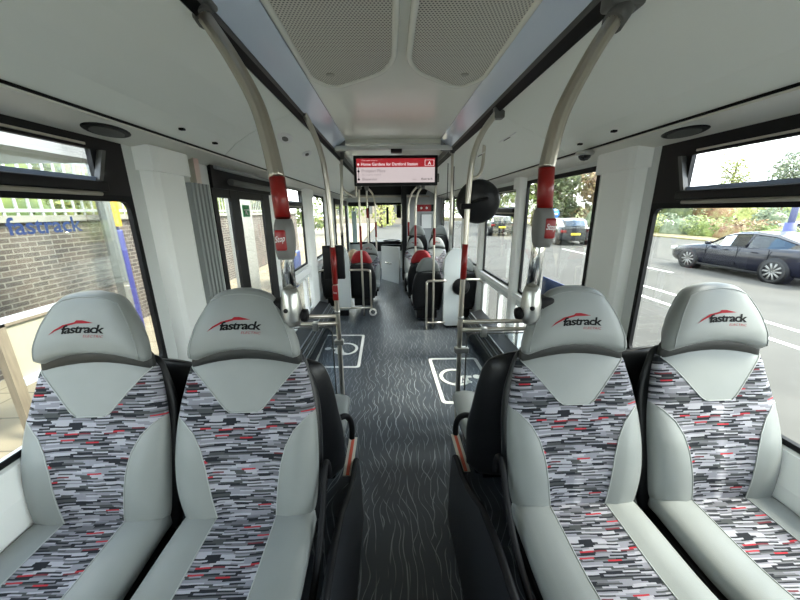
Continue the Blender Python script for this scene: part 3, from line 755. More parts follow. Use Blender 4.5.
def make_seat(label, group=None, headrest=True):
    t = thing('passenger_chair', label, 'bus seat', (0, 0, 0), group)
    mb = MB(); pillow(mb, stations(back_curve, back_w, back_th, TSB), back_cols_, 4.0, back_bol, back_zone, back_arch, back_mat=1)
    bk = mb.build('backrest', [dash_fabric, vinyl], t)
    # piping along the panel edges
    mb = MB()
    for sg in (-1, 1):
        mb.tube([back_front(sg*interp(B, q), q, .0006) for q in [.02+.665*k/24 for k in range(25)]], .0018, 6)
        mb.tube([back_front(sg*interp(A, q), q, .0006) for q in [.706+.27*k/16 for k in range(17)]], .0018, 6)
    mb.tube([back_front(s, .704, .0006) for s in [-.20+.40*k/8 for k in range(9)]], .0018, 6)
    mb.build('piping', vinyl_seam, bk)
    if headrest:
        mb = MB(); pillow(mb, hst, hcols, 4.0, None, None, head_arch)
        hd = mb.build('headrest', vinyl, t)
        mb = MB()
        mb.tube([head_front(-smooth_interp(head_w, q)*.90, q, .0006) for q in [.04+.78*k/16 for k in range(17)]]+[head_front(s*smooth_interp(head_w, .9), .9-.06*abs(s)**2, .0006) for s in [-.8+1.6*k/12 for k in range(13)]]+[head_front(smooth_interp(head_w, q)*.90, q, .0006) for q in [.82-.78*k/16 for k in range(17)]], .0016, 6)
        mb.build('seam', vinyl_edge, hd)
        # lettering on the headrest
        def on_head(vs, fs, sc, x0, t0, m, nm):
            H_ = .215; b = MB(); b.add([head_front(x0+v.x*sc, t0+v.y*sc/H_, .0012) for v in vs], fs); return b.build(nm, m, hd, fix=False)
        vs, fs = text_mesh('fastrack', .038, shear=.18, bold=.0009, spacing=.86)
        wd_ = max(v.x for v in vs)-min(v.x for v in vs); vs = [Vector((v.x*.122/wd_, v.y*1.0, 0)) for v in vs]
        on_head(vs, fs, 1.0, .004, .40, logo_black, 'logo_word')
        vs, fs = text_mesh('ELECTRIC', .0125, shear=.25, spacing=1.05)
        on_head(vs, fs, 1.0, .036, .325, logo_red, 'logo_subline')
        pts = [(-.092, .40), (-.075, .47), (-.050, .53), (-.018, .560), (-.012, .585), (.004, .585), (.016, .570), (.036, .548), (.012, .540), (-.012, .540), (-.045, .505), (-.070, .455)]
        b = MB(); b.add([head_front(x, q, .0012) for x, q in pts], [(0, 1, 11), (1, 2, 10, 11), (2, 3, 9, 10), (3, 4, 5, 9), (5, 6, 8, 9), (6, 7, 8)])
        b.build('logo_swoosh', logo_red, hd, fix=False)
        # dark band in the gap below the headrest
        mb = MB(); pillow(mb, stations([(0, (.152, 1.125)), (1, (.160, 1.195))], [(0, .171), (1, .166)], [(0, .026), (1, .026)], [0, .2, .5, .8, 1], .02, .02), hcols, 4.0, None, None, lambda s, q: .030*(1-s*s))
        mb.build('neck_band', band_grey, t)
    # cushion: runs forward from the seam
    cc = [(0, (0.045, 0.655)), (.10, (-0.005, 0.660)), (.5, (-.20, .655)), (.85, (-.37, .668)), (1, (-.435, .640))]
    mb = MB()
    def ccols(q): return [-1, -.985, -.93, -.85, -.7, -.57]+seg(-.44, .44, 10)+[.44, .57, .7, .85, .93, .985, 1]
    # T runs to -y, normal must point up: mirror by using reversed curve
    st = stations([(1-a, b) for a, b in cc][::-1], [(0, .205), (.5, .209), (1, .203)], [(0, .04), (.5, .045), (1, .045)], TS, .08, .05)
    st2 = [(q, C, T, w_, th) for (q, C, T, w_, th) in st]
    def cz(t0, t1, k): return 0 if 6 <= k < 16 else 1
    pillow(mb, st2, ccols, 5.0, lambda s, q: .010*max(0, min(1, (abs(s)-.40)/.25))*max(0, 1-abs(s)**8), cz, None, back_mat=1)
    # front normal for T=(+y) is (−Tz, Ty) = up
    cu = mb.build('seat_cushion', [dash_fabric, vinyl], t)
    mb = MB()
    def cf(s, q):
        _, C, T, w_, th = stations([(1-a, b) for a, b in cc][::-1], [(0, .205), (.5, .209), (1, .203)], [(0, .04), (.5, .045), (1, .045)], [q], .08, .05)[0]
        d = th*(max(0, 1-abs(s)**5))**.2+.010*max(0, min(1, (abs(s)-.40)/.25))+.0008
        return (s*w_, C[0]-T[1]*d, C[1]+T[0]*d)
    for sg in (-1, 1): mb.tube([cf(sg*.44, .04+.86*k/20) for k in range(21)], .0018, 6)
    mb.build('piping', vinyl_seam, cu)
    # moulded black shell behind and below
    sc_ = [(0, (0.06, 0.60)), (.12, (.082, .66)), (.4, (0.105, .82)), (.75, (.158, 1.0)), (1, (0.190, 1.165 if headrest else 1.15))]
    if not headrest: sc_ = [(a, (b[0]-.035, b[1]+(.030 if a == 1 else 0))) for a, b in sc_]
    mb = MB(); pillow(mb, stations(sc_, [(0, .222), (.35, .238), (.6, .232), (.8, .226), (1, .205)], [(0, .06), (.5, .072), (1, .045)], TS, .05, .10), hcols, 3.0, arch=lambda q_, t_: .034*(1-q_*q_)*max(0, (t_-.6)/.4)**1.5) if not headrest else pillow(mb, stations(sc_, [(0, .200), (.35, .218), (.6, .218), (.8, .206), (1, .165)], [(0, .026), (.5, .040), (1, .022)], TS, .05, .05), hcols, 3.0)
    mb.build('shell', black_shell, t)
    mb = MB(); mb.box(-.19, .19, -.38, .06, .575, .615, .012); mb.build('seat_pan', black_plastic, t)
    mb = MB(); mb.box(-.15, .15, -.22, .05, .45, .58); mb.build('pedestal', black_plastic, t)
    return t

yS = 0.79
xs = [-.905, -.452, .582, 1.045]
# the low backed seats facing forward stand back to back with the near ones
low = make_seat('low-backed black shelled seat', None, headrest=False)
seat = make_seat('grey vinyl and dash pattern seat facing the camera, leftmost')
labs = ['rear-facing grey seat with patterned centre at the far left window', 'rear-facing grey seat with patterned centre left of the aisle',
        'rear-facing grey seat with patterned centre right of the aisle', 'rear-facing grey seat with patterned centre at the right window beside the parked car']
labs[3] = 'rear-facing grey seat with patterned centre, rightmost, below the dark car'
for i, x in enumerate(xs):
    if i == 0: seat.location = (x, yS, 0); seat['label'] = labs[0]; seat['group'] = 'near seats facing the camera'
    else: dup(seat, (x, yS+(.01 if i > 1 else 0), -.014 if i > 1 else 0), 0, labs[i], 'near seats facing the camera')
ll = ['black shelled seat facing away, behind the leftmost grey seat', 'black shelled seat facing away, left of the aisle, white cushion edge showing',
      'black shelled seat facing away, right of the aisle, white cushion edge showing', 'black shelled seat facing away, behind the rightmost grey seat']
for i, x in enumerate([-.862, -.445, .545, .99]):
    if i == 0: low.location = (x, 1.215, -.10); low.rotation_euler = (0, 0, pi); low['label'] = ll[0]; low['group'] = 'seats facing forward behind the near seats'
    else: dup(low, (x, 1.215, -.10), pi, ll[i], 'seats facing forward behind the near seats')
ROW = [  # x, y, z offset, facing (0 towards camera / pi away), label, red cap
    (.53, 4.62, -.40, pi, 'black backed seat with grey cap beside the aisle, behind the rail on the right', 0),
    (1.02, 4.62, -.40, pi, 'black backed seat with grey cap by the right wall, behind the white backrest pad', 0),
    (.49, 5.15, -.36, pi, 'red capped seat on the right of the aisle', 1),
    (-.45, 5.22, -.36, pi, 'red capped seat on the left of the aisle behind the rail', 1),
    (-.885, 5.22, -.36, pi, 'red capped seat by the left wall, mostly behind the grey pad', 1),
    (.50, 6.30, -.29, 0, 'grey seat facing back, right of the aisle, far ahead', 0),
    (.93, 6.30, -.29, 0, 'grey seat facing back by the right windows, far ahead', 0),
    (-.40, 6.0, -.36, 0, 'grey seat facing back, left of the aisle, far ahead', 0),
    (.58, 7.0, -.07, pi, 'farthest black backed seat with white cap beside the cab post', 0),
    (1.035, 7.0, -.07, pi, 'farthest black backed seat with white cap by the right windows', 0)]
for x, y, z, rz, lb, red in ROW:
    dup(seat, (x, y, z), rz, lb, swap={'headrest': {vinyl: red_cover}} if red else None)
far = [(.30, 1.28, 6.5, 7.15)]
o = MB().box(.30, RX-.01, 6.45, 6.95, 0, .28).build('wheel_box', black_plastic); tag(o, 'dark raised box under the farthest seats on the right', 'box')

# side panels with a curved edge beside the aisle seats
for sx, x in ((-1, -.180), (1, .295)):
    pts = [(1.31, .42), (1.30, .445), (1.27, .47), (1.22, .480), (1.15, .487), (1.05, .520), (.95, .57), (.86, .625), (.70, .66), (.40, .66), (.40, .02), (1.36, .02), (1.34, .30)]
    
    t = thing('seat_side_panel', 'curved dark panel beside the aisle seat, %s of the aisle' % ('left' if sx < 0 else 'right'), 'panel', (x, 1.0, 0))
    MB().prism(pts, 'x', x-.012, x+.012).build('panel', mat('panel_dark', (0.009, 0.010, 0.013), .5), t)
    MB().tube([(x, p[0], p[1]) for p in pts[:10]], .012, 10).build('edge_trim', black_rubber, t)
# reflective strips on the box corners
for sx, x in ((-1, -.19), (1, .305)):
    t = thing('edge_strip', 'cream strip with orange centre on the step edge, %s side' % ('left' if sx < 0 else 'right'), 'strip', (x, 1.6, ZP))
    a_, b_ = (x, x-.042) if sx < 0 else (x, x+.042)
    MB().box(a_-.0*sx, b_, 1.20, 1.455, ZP, ZP+.004).build('base_strip', strip_white, t)
    MB().box(a_+(b_-a_)*.32, a_+(b_-a_)*.68, 1.20, 1.455, ZP+.004, ZP+.006).build('colour_strip', strip_orange, t)
# seat-edge frames (dark bar beside each aisle seat)
for sx, x in ((-1, -.219), (1, .345)):
    o = MB().tube([(x, .90, .74), (x, .89, .80), (x, .86, .825), (x, .83, .80), (x, .78, .73), (x, .70, .665), (x, .58, .625), (x, .42, .60)], .010, 10, sub=4).build('seat_edge_bar', black_rubber)
    tag(o, 'dark grey bar along the aisle edge of the near %s seat' % ('left' if sx < 0 else 'right'), 'bar')
# folding armrests: small black loops
for sx, px in ((-1, ((331, 427), (337, 420), (345, 416), (350, 420), (352, 428), (352, 438))), (1, ((482, 425), (474, 418), (466, 415), (459, 418), (456, 425), (455.5, 434)))):
    o = MB().tube([P(u, v, y=yy) for (u, v), yy in zip(px, (1.24, 1.27, 1.30, 1.33, 1.34, 1.34))], .0135, 10, sub=5).build('armrest', black_rubber)
    tag(o, 'curved black armrest beside the forward-facing seat, %s of the aisle' % ('left' if sx < 0 else 'right'), 'armrest')

# ------------------------------------------------------------------ poles
def pole_seg(mb, pts, r, sub=6): mb.tube(pts, r, 16, sub=sub)
def big_pole(side, lab_, px, ys, lowpx, bell_label):
    top = px[0]
    pts = [P(u, v, y=yy) for (u, v), yy in zip(px, ys)]
    t = thing('grab_pole', lab_, 'pole', tuple(pts[-1]))
    k = 5
    MB().tube(pts[:-2], .0215, 40, sub=8, flute=.09).build('upper_tube', pole_fluted, t)
    # fluting ribs
    red = MB(); red.tube([pts[-3], pts[-2]], .0222, 20); red.build('red_sleeve', red_plastic, t)
    MB().tube([pts[-2], pts[-1]], .0195, 20).build('lower_tube', chrome, t)
    # top connector to the dark rail
    c = pts[0]; d = (pts[1]-pts[0]).normalized()
    MB().tube([c-d*.05, c-d*.0, c+d*.05], .030, 16).build('top_connector', connector_grey, t)
    MB().box(c.x-.05, c.x+.05, c.y-.03, c.y+.03, c.z-.0, c.z+.06, .01).build('rail_clamp', connector_grey, t)
    return t, pts
tl, pl = big_pole(-1, 'bent steel grab pole with red sleeve above the seat left of the aisle',
    [(198, 8), (219, 38), (239, 70), (257, 105), (268, 140), (277, 178), (283, 218), (290, 292)], [1.20, 1.15, 1.10, 1.06, 1.02, .985, .97, .96], None, None)
tr, pr_ = big_pole(1, 'bent steel grab pole with red sleeve above the seat right of the aisle',
    [(622, 10), (600, 42), (578, 80), (561, 115), (552, 145), (546.5, 168), (544.5, 209), (532, 290)], [1.08, 1.05, 1.02, 1.0, .98, .97, .965, .96], None, None)
for sx, (u, v0, v1), seatx, lb in ((-1, (283.5, 219, 259), -.30, 'left'), (1, (543.5, 208, 247), .46, 'right')):
    c0 = P(u+(0 if sx < 0 else 1), v0, y=.955); c1 = P(u+(3 if sx < 0 else -2), v1, y=.955); c = (c0+c1)/2; hz = (c0.z-c1.z)/2
    t = thing('stop_button', 'grey and red bell push on the %s near pole with white Stop lettering' % lb, 'bell push', tuple(c))
    rings = []
    for k in range(13):
        q = -1+2*k/12; f = (1-abs(q)**6)**.5 if abs(q) < 1 else .0; f = max(f, .55)
        cc_ = c1.lerp(c0, (q+1)/2); a_, b_ = .027*(.82+.18*(1-q*q)), .034*(.80+.2*(1-q*q))
        rings.append([(cc_.x+a_*cos(an)*abs(cos(an))**-.35 if abs(cos(an)) > .01 else cc_.x, cc_.y+b_*f*(sin(an)*abs(sin(an))**-.35 if abs(sin(an)) > .01 else 0), cc_.z) for an in [2*pi*j/24 for j in range(24)]])
    MB().loft(rings).build('housing', bell_grey, t)
    ax = -.002 if sx < 0 else .006
    b = MB(); b.box(c.x+ax-.0155, c.x+ax+.0155, c.y-.037, c.y-.02, c.z-hz*.52, c.z+hz*.50, .006); b.build('button', bell_red, t)
    text_on('lettering', 'Stop', .024, (c.x+ax, c.y-.0372, c.z-.004), (1, 0, .15 if sx < 0 else -.05), (0, 0, 1), white_paint, t, width=.028, shear=.3)
    # cast fitting at the foot of the pole and its black plug on the seat
    f0 = (pl if sx < 0 else pr_)[-1]
    t = thing('pole_fitting', 'polished cast fitting joining the %s near pole to the seat corner' % lb, 'fitting', tuple(f0))
    MB().tube([f0+Vector((0, 0, .012)), f0+Vector((0, 0, -.005)), f0+Vector((0, -.002, -.04)), f0+Vector((0, -.004, -.085)), f0+Vector((0, -.004, -.105))], .03, 20, radii=[.021, .026, .031, .031, .022]).build('casting', cast_alu, t)
    MB().lathe([(0, -.002), (.007, -.002), (.007, .003), (0, .003)], (f0.x-.008, f0.y-.033, f0.z-.05), 'y', 12).build('screw', black_rubber, t)
    MB().box(f0.x+sx*.005, f0.x+sx*.075, f0.y-.012, f0.y+.05, f0.z-.095, f0.z-.025, .012).build('seat_plug', black_rubber, t)
    MB().lathe([(0, -.01), (.018, -.01), (.020, 0), (.020, .012), (0, .012)], (f0.x-sx*.034, f0.y, f0.z-.075), 'x', 16).build('end_plug', black_rubber, t)

def pole(lab_, px, ys, r, red=None, zfoot=None, name='grab_pole', group=None, mat_=None):
    pts = [P(u, v, y=yy) for (u, v), yy in zip(px, ys)]
    t = thing(name, lab_, 'pole', (pts[-1].x, pts[-1].y, zfoot if zfoot is not None else pts[-1].z), group)
    if zfoot is not None: pts.append(Vector((pts[-1].x, pts[-1].y, zfoot)))
    MB().tube(pts, r, 14, sub=6).build('tube', mat_ or steel, t)
    if red:
        def zpt(v, yy):
            # point of the straight lower part at photo height v
            for a, b in zip(pts[:-1], pts[1:]):
                za, zb = a.z, b.z
                z = P(red[0], v, y=yy).z
                if min(za, zb) <= z <= max(za, zb): return a.lerp(b, (z-za)/(zb-za))
            return pts[-2]
        MB().tube([zpt(red[1], ys[-1]), zpt(red[2], ys[-1])], r*1.15, 14).build('red_sleeve', red_plastic, t)
    c = pts[0]
    MB().box(c.x-.03, c.x+.03, c.y-.03, c.y+.03, c.z-.05, c.z+.05, .01).build('top_connector', connector_grey, t)
    return t, pts
t2l, p2l = pole('bent steel pole at the left glass screen, black box fixed to it', [(301, 108), (311, 127), (320, 150), (325.5, 175), (329, 205), (333.5, 260), (338, 320), (341.5, 375)], [2.35]*8, .018, (335, 247, 284), 0.0)
t2r, p2r = pole('bent steel pole at the right glass screen, with the round mirror', [(499, 110), (484, 130), (475, 150), (470.5, 172), (468, 200), (465, 250), (461, 310), (458.5, 370)], [2.15]*8, .018, (465, 244, 279), 0.0)
# leaflet box behind the left pole
xl, xr = p2l[-1].x, p2r[-1].x
t = thing('leaflet_box', 'black box fixed to the pole at the left glass screen', 'box', (xl, 2.37, 1.11))
MB().box(xl-.085, xl+.07, 2.372, 2.41, 1.115, 1.362, .006).build('case', black_plastic, t)
t = thing('stop_button', 'slim red bell push below the black box on the left pole', 'bell push', (xl, 2.33, 1.0))
MB().box(xl-.02, xl+.02, 2.315, 2.335, .965, 1.08, .006).build('button', bell_red, t)
text_on('lettering', 'Stop', .02, (xl, 2.3145, 1.02), (1, 0, 0), (0, 0, 1), white_paint, t, width=.026)
for (xx, yy, lb) in ((xl, 2.35, 'left'), (xr, 2.15, 'right')):
    s_ = -1 if lb == 'left' else 1; xw = LX if s_ < 0 else RX
    t = thing('glass_screen', 'clear screen with two steel rails beside the %s wheelchair bay' % lb, 'screen', (xx, yy, .2))
    g = MB(); pz = .745
    poly = rounded([(xx+s_*.05, .10), (xw-s_*.14, .10), (xw-s_*.14, pz), (xx+s_*.05, pz)], .06)
    g.prism(poly, 'y', yy-.004, yy+.004); g.build('pane', screen_glass, t)
    MB().tube([(p[0], yy, p[1]) for p in poly]+[(poly[0][0], yy, poly[0][1])], .005, 6).build('pane_edge', dark_grey, t)
    MB().tube([(xx, yy, .835), (xw-s_*.12, yy, .835), (xw, yy, .835)], .015, 14).build('upper_rail', steel, t)
    MB().tube([(xx, yy, .775), (xw-s_*.12, yy, .775), (xw, yy, .775)], .015, 14).build('lower_rail', steel, t)
    for xq in (xx+s_*.17, xx+s_*.5): MB().box(xq-.022, xq+.022, yy-.018, yy+.018, .72, .792, .006).build('clamp', cast_alu, t)
    MB().box(xx-.035, xx+s_*.065 if s_ > 0 else xx+.035, yy-.022, yy+.022, .60, .645, .008).build('pole_clamp', cast_alu, t)
    MB().tube([(xx, yy, .88), (xx, yy, .86)], .021, 12).build('collar', cast_alu, t)
# round mirror (seen from behind) clamped to the right pole
mc = P(478, 202, y=2.22)
t = thing('round_mirror', 'large round black backed mirror clamped to the right pole', 'mirror', tuple(mc))
tilt = Matrix.Rotation(radians(-14), 3, 'Z') @ Matrix.Rotation(radians(8), 3, 'X')
def tl_(b, c, R_):
    b.v = [tuple(R_ @ Vector(v)+c) for v in b.v]; return b
b = MB(); b.lathe([(0, -.045), (.05, -.043), (.10, -.032), (.132, -.014), (.142, 0), (.142, .012), (.132, .014)], (0, 0, 0), 'y', 40); tl_(b, mc, tilt); b.build('back_shell', black_shell, t)
b = MB(); b.lathe([(0, .006), (.133, .013)], (0, 0, 0), 'y', 40); tl_(b, mc, tilt); b.build('mirror_glass', chrome, t)
MB().tube([(xr, 2.15, mc.z-.02), (xr+.06, 2.15, mc.z-.0), (mc.x+.04, 2.15, mc.z+.02), (mc.x+.03, 2.19, mc.z+.02)], .010, 8, sub=3).build('arm', black_rubber, t)
MB().box(xr-.028, xr+.045, 2.12, 2.18, mc.z-.045, mc.z-.01, .006).build('pole_clamp', black_rubber, t)

# ceiling cross bar and the passenger screen
a, b = P(335, 150, y=3.5), P(455, 148, y=3.5)
t = thing('cross_bar', 'pale bar across the ceiling above the passenger screen', 'bar', (0, 3.5, 2.2))
MB().box(a.x, b.x, 3.47, 3.53, 2.185, 2.225, .01).build('bar', mid_grey if 0 else wall_grey, t)
MB().box(.03, .14, 3.45, 3.55, 2.16, 2.19, .004).build('hanger', black_plastic, t)
c00, c10, c01 = P(353, 155.5, y=3.55), P(438, 153.5, y=3.55), P(354, 186, y=3.55)
x0, x1, z1, z0 = c00.x, c10.x, c00.z, c01.z
t = thing('passenger_screen', 'wide passenger information screen hanging from the ceiling, red header', 'screen', ((x0+x1)/2, 3.55, z0))
MB().box(x0, x1, 3.55, 3.61, z0, z1, .006).build('case', black_plastic, t)
bw = .030; xa, xb, za, zb = x0+bw, x1-bw, z0+bw, z1-bw; H_ = zb-za; W_ = xb-xa; ys = 3.548
MB().box(xa, xb, ys, ys+.004, za, zb-H_*.36).build('lower_display', screen_white, t)
MB().box(xa, xb, ys, ys+.004, zb-H_*.36, zb).build('header_display', screen_red, t)
def st_(txt, size, fx, fz, m, width=None, **k): return text_on('screen_text', txt, size, (xa+W_*fx, ys-.0006, za+H_*fz), (1, 0, 0), (0, 0, 1), m, t, width=width, **k)
st_('The next stop is', .017, .165, .90, screen_text, W_*.20)
st_('Home Gardens for Dartford Station', .040, .42, .71, screen_text, W_*.72, bold=.0006)
st_('A', .045, .93, .735, screen_text, bold=.001)
mb = MB()
for (a_, b_, c_, d_) in ((.87, .99, .92, .935), (.87, .99, .69, .705), (.87, .876, .69, .935), (.984, .99, .69, .935)): mb.box(xa+W_*a_, xa+W_*b_, ys-.001, ys, za+H_*c_, za+H_*d_)
mb.build('route_frame', screen_text, t)
scr_grey = mat('scr_grey', (0.02, .02, .02), .4, emis=(.22, .16, .17), es=.08)
st_('Prospect Place', .038, .215, .44, scr_grey, W_*.30); st_('Bus stop on request', .016, .19, .31, scr_grey, W_*.24); st_('Bluewater', .034, .165, .10, scr_grey, W_*.19)
st_('kent', .022, .74, .10, scr_grey, W_*.05); st_('fastrack', .032, .90, .10, logo_black, W_*.15, shear=.2)
MB().box(xa+W_*.020, xa+W_*.027, ys-.001, ys, za+H_*.12, za+H_*.76).build('route_line', scr_grey, t)
for fz, mm in ((.76, screen_text), (.48, logo_black), (.14, logo_black)):
    MB().lathe([(0, -.002), (.011, -.002), (.011, 0)], (xa+W_*.0235, ys-.0005, za+H_*fz), 'y', 14).build('route_dot', mm, t)

# more distant poles
def spole(lb, px, y, r=.016, red=None, zf=0.0, name='grab_pole'): return pole(lb, px, [y]*len(px), r, red, zf, name)
spole('straight pole from the cross bar left of the passenger screen', [(341.5, 155), (342, 235)], 4.0, .016, None, None)
spole('straight pole from the ceiling just right of the passenger screen', [(452.5, 148), (451, 235)], 3.6, .014, None, None)
spole('upright pole of the left rail frame with red sleeve', [(359, 186), (359.5, 210)], 4.9, .016, (359, 226, 250))
spole('upright pole of the right rail frame with red sleeve', [(436.5, 178), (434.5, 220)], 4.25, .015, (434, 228, 245))
spole('bent pole ahead on the left with short red sleeve', [(367, 188), (367, 205)], 6.4, .018, (367, 208, 218))
spole('bent pole ahead on the left near the windscreen', [(366, 187), (372, 193), (375, 203), (375.5, 215)], 7.0, .018, (375.5, 222, 237))
spole('bent pole ahead on the right beside the cab post', [(418, 186), (412, 193), (409, 203), (408.5, 215)], 6.9, .018, (408, 222, 236))
spole('bent pole ahead on the right above the far seats', [(423, 186), (418, 193), (416, 203), (415.5, 215)], 6.0, .018, (415.5, 225, 246))
# hanging U-shaped grab rails
for lb, pxs, y in (('left', [(340, 157), (341.5, 180), (344, 190), (354, 196), (356, 193), (355, 165)], 4.3), ('right', [(486, 112), (484, 150), (482, 168), (478, 176), (472, 178)], 2.9)):
    pts = [P(u, v, y=y) for u, v in pxs]
    o = MB().tube(pts, .014, 12, sub=5).build('hanging_rail', steel); tag(o, 'U-shaped steel grab rail hanging from the ceiling rail on the %s' % lb, 'grab rail')
# strap handles
for k, (u, v) in enumerate(((447, 205), (453, 203))):
    c = P(u, v, y=4.2); pts = [(c.x+.045*cos(a_), 4.2, c.z+.08*sin(a_)) for a_ in [2*pi*q/20 for q in range(21)]]
    o = MB().tube([(c.x, 4.2, 2.2), (c.x, 4.2, c.z+.08)], .005, 6).tube(pts+[pts[0]], .004, 6).build('cable_loop', black_rubber); tag(o, 'thin dark hanging loop by the right windows, %s' % ('nearer the aisle', 'nearer the window')[k], 'loop')

# wheelchair backrest pads with rail frames
for lb, x0, x1, zt, y, sx in (('right', .725, .985, 1.12, 4.25, 1), ('left', -.885, -.622, 1.12, 4.9, -1)):
    t = thing('backrest_pad', 'tall pale grey padded wheelchair backrest, %s side' % lb, 'backrest', ((x0+x1)/2, y, 0))
    sl = rounded([(x0, .04), (x1, .04), (x1, zt-.02), (x0+.09 if sx > 0 else x1-.0, zt), (x0, zt-.14)] if sx > 0 else [(x0, .10), (x1, .10), (x1, zt-.20), (x1-.06, zt-.01), (x0, zt)], .06)
    MB().prism(sl, 'y', y, y+.07).build('pad', vinyl_edge if 0 else mat('pad_grey', (0.50, .53, .53), .45), t)
    MB().box(x0+.05, x1-.05, y+.02, y+.12, 0, .5).build('mount', black_plastic, t)
yr = 4.22
t = thing('rail_frame', 'steel rail frame standing at the right wheelchair backrest', 'rail', (.6, yr, 0))
MB().tube([(.745, yr, .69), (.62, yr, .69), (.52, yr, .69), (.495, yr, .675), (.485, yr, .64), (.485, yr, .3), (.485, yr, -.0)], .016, 12, sub=3).build('hoop', steel, t)
MB().tube([(.485, yr, .10), (.745, yr, .10)], .014).build('lower_bar', steel, t)
MB().tube([(.98, yr, .70), (1.15, yr, .70), (1.22, yr, .68), (1.275, yr, .62)], .016, 12, sub=3).build('wall_rail', steel, t)
MB().tube([(.93, yr-.01, .0), (.93, yr-.01, .1)], .014).build('foot', steel, t)
yr = 4.86
t = thing('rail_frame', 'steel rail frame standing at the left wheelchair backrest', 'rail', (-.4, yr, 0))
MB().tube([(-.62, yr, .745), (-.40, yr, .745), (-.33, yr, .735), (-.305, yr, .70), (-.305, yr, .4), (-.305, yr, .10)], .016, 12, sub=3).build('hoop', steel, t)
MB().tube([(-.305, yr, .145), (-1.02, yr, .145)], .014).build('lower_bar', steel, t)
MB().tube([(-.88, yr, .745), (-1.03, yr, .745), (-1.12, yr, .70)], .016, 12, sub=3).build('wall_rail', steel, t)
cg = P(373, 312, y=yr-.02)
MB().lathe([(.035, -.012), (.062, -.012), (.062, .012), (.035, .012), (.035, -.012)], tuple(cg), 'y', 24).build('foot_ring', white_mark, t)
MB().lathe([(0, -.008), (.018, -.008), (.018, .008), (0, .008)], tuple(cg), 'y', 14).build('hub', mid_grey, t)
b = MB(); b.lathe([(0, -.03), (.10, -.025), (.12, 0), (0, 0)], (.955, 4.235, .60), 'y', 28); o = b.build('belt_reel', black_plastic); tag(o, 'round black pad on the right wheelchair backrest behind the pole', 'pad')
# pale bag on a seat
b = MB(); c = P(353.5, 256, y=5.45); rings = []
for k in range(11):
    a_ = -pi/2+pi*k/10; rings.append([(c.x+.10*cos(a_)*cos(q)*(1+.08*sin(5*q)), c.y+.07*cos(a_)*sin(q), c.z+.115*sin(a_)+.0) for q in [2*pi*j/16 for j in range(16)]])
b.loft(rings); o = b.build('soft_bag', noisy('bag_cream', (0.62, .55, .42), (0.40, .28, .16), 9, .8)); tag(o, 'cream and tan rounded soft bag beside the left grey pad', 'bag')

# wheelchair floor markings
def sym(side, corners):
    (ax, ay), (bx, by), (cx_, cy_), (dx, dy) = corners      # far left, far right, near right, near left
    t = thing('wheelchair_marking', 'white wheelchair symbol in a square on the floor, %s bay' % side, 'marking', ((ax+cx_)/2, (ay+cy_)/2, 0.0))
    def Q(s, r): # s across, r along (0 near,1 far)
        xa = dx+(ax-dx)*r; xb = cx_+(bx-cx_)*r; y = (dy*(1-s)+cy_*s)*(1-r)+(ay*(1-s)+by*s)*r
        return (xa+(xb-xa)*s, y)
    W, L = abs(bx-ax), abs(ay-dy); lw = .035
    oc = rounded([Q(0, 0), Q(1, 0), Q(1, 1), Q(0, 1)], .05)
    e1, e2 = lw/W, lw/L
    ic = rounded([Q(e1, e2), Q(1-e1, e2), Q(1-e1, 1-e2), Q(e1, 1-e2)], .03)
    mb = MB(); n_ = len(oc); z = .003
    mb.add([(p[0], p[1], z) for p in oc]+[(p[0], p[1], z) for p in ic], [(i, (i+1) % n_, n_+(i+1) % n_, n_+i) for i in range(n_)])
    mb.build('border', white_mark, t)
    return t, Q
def flat_tube(mb, pts, w_, Q, z=.0035):
    pts = [Vector(Q(*p)) for p in pts]; L_, R_ = [], []
    for i, p in enumerate(pts):
        d = (pts[min(i+1, len(pts)-1)]-pts[max(0, i-1)]).normalized(); n_ = Vector((-d.y, d.x))*w_/2; L_.append(p+n_); R_.append(p-n_)
    v = [(p.x, p.y, z) for p in L_+R_]; m = len(pts); mb.add(v, [(i, i+1, m+i+1, m+i) for i in range(m-1)])
for side, cor, mir in (('left', [(-.895, 4.10), (-.355, 4.07), (-.341, 3.12), (-.852, 3.15)], 1), ('right', [(.404, 3.307), (.942, 3.29), (.952, 2.40), (.421, 2.42)], -1)):
    t, Q = sym(side, cor)
    def q(s, r): return (s if mir > 0 else 1-s, r)
    mb = MB()
    def ft(pts, w_): flat_tube(mb, [q(*p) for p in pts], w_, Q)
    cx_, cy_ = .60, .52; asp = .54/.95
    ft([(cx_+.26*cos(a_), cy_+.26*asp*1.15*sin(a_)) for a_ in [radians(-150+k*14) for k in range(20)]], .035)
    ft([(.30, .52), (.50, .52), (.56, .40), (.66, .36)], .040); ft([(.42, .55), (.42, .42)], .045); ft([(.50, .42), (.34, .40)], .032)
    mb.build('wheelchair_figure', white_mark, t)
    hc = Vector(Q(*q(.20, .52))); mb = MB()
    mb.add([(hc.x+.04*cos(a_), hc.y+.04*sin(a_), .0035) for a_ in [2*pi*k/20 for k in range(20)]], [tuple(range(20))]); mb.build('figure_head', white_mark, t)

# wheelchair bay side fittings along the walls
for s_, ya, yb, lb in ((1, 2.35, 4.15, 'right'), (-1, 2.6, 4.75, 'left')):
    x = RX if s_ > 0 else LX
    t = thing('wall_heater', 'dark ribbed heater casing low along the %s wall of the wheelchair bay' % lb, 'heater', (x, ya, 0))
    MB().prism([(x-s_*.05, 0.0), (x-s_*.27, 0.0), (x-s_*.27, .12), (x-s_*.20, .26), (x-s_*.05, .30)], 'y', ya, yb).build('case', mat('heater_dark', (0.013, .014, .017), .45), t)
    for k in range(6):
        q = k/5; xx = x-s_*(.262-.06*q); zz = .135+.13*q
        MB().tube([(xx, ya+.03, zz), (xx, yb-.03, zz)], .008, 6).build('rib', mid_grey if k % 2 else dark_grey, t)
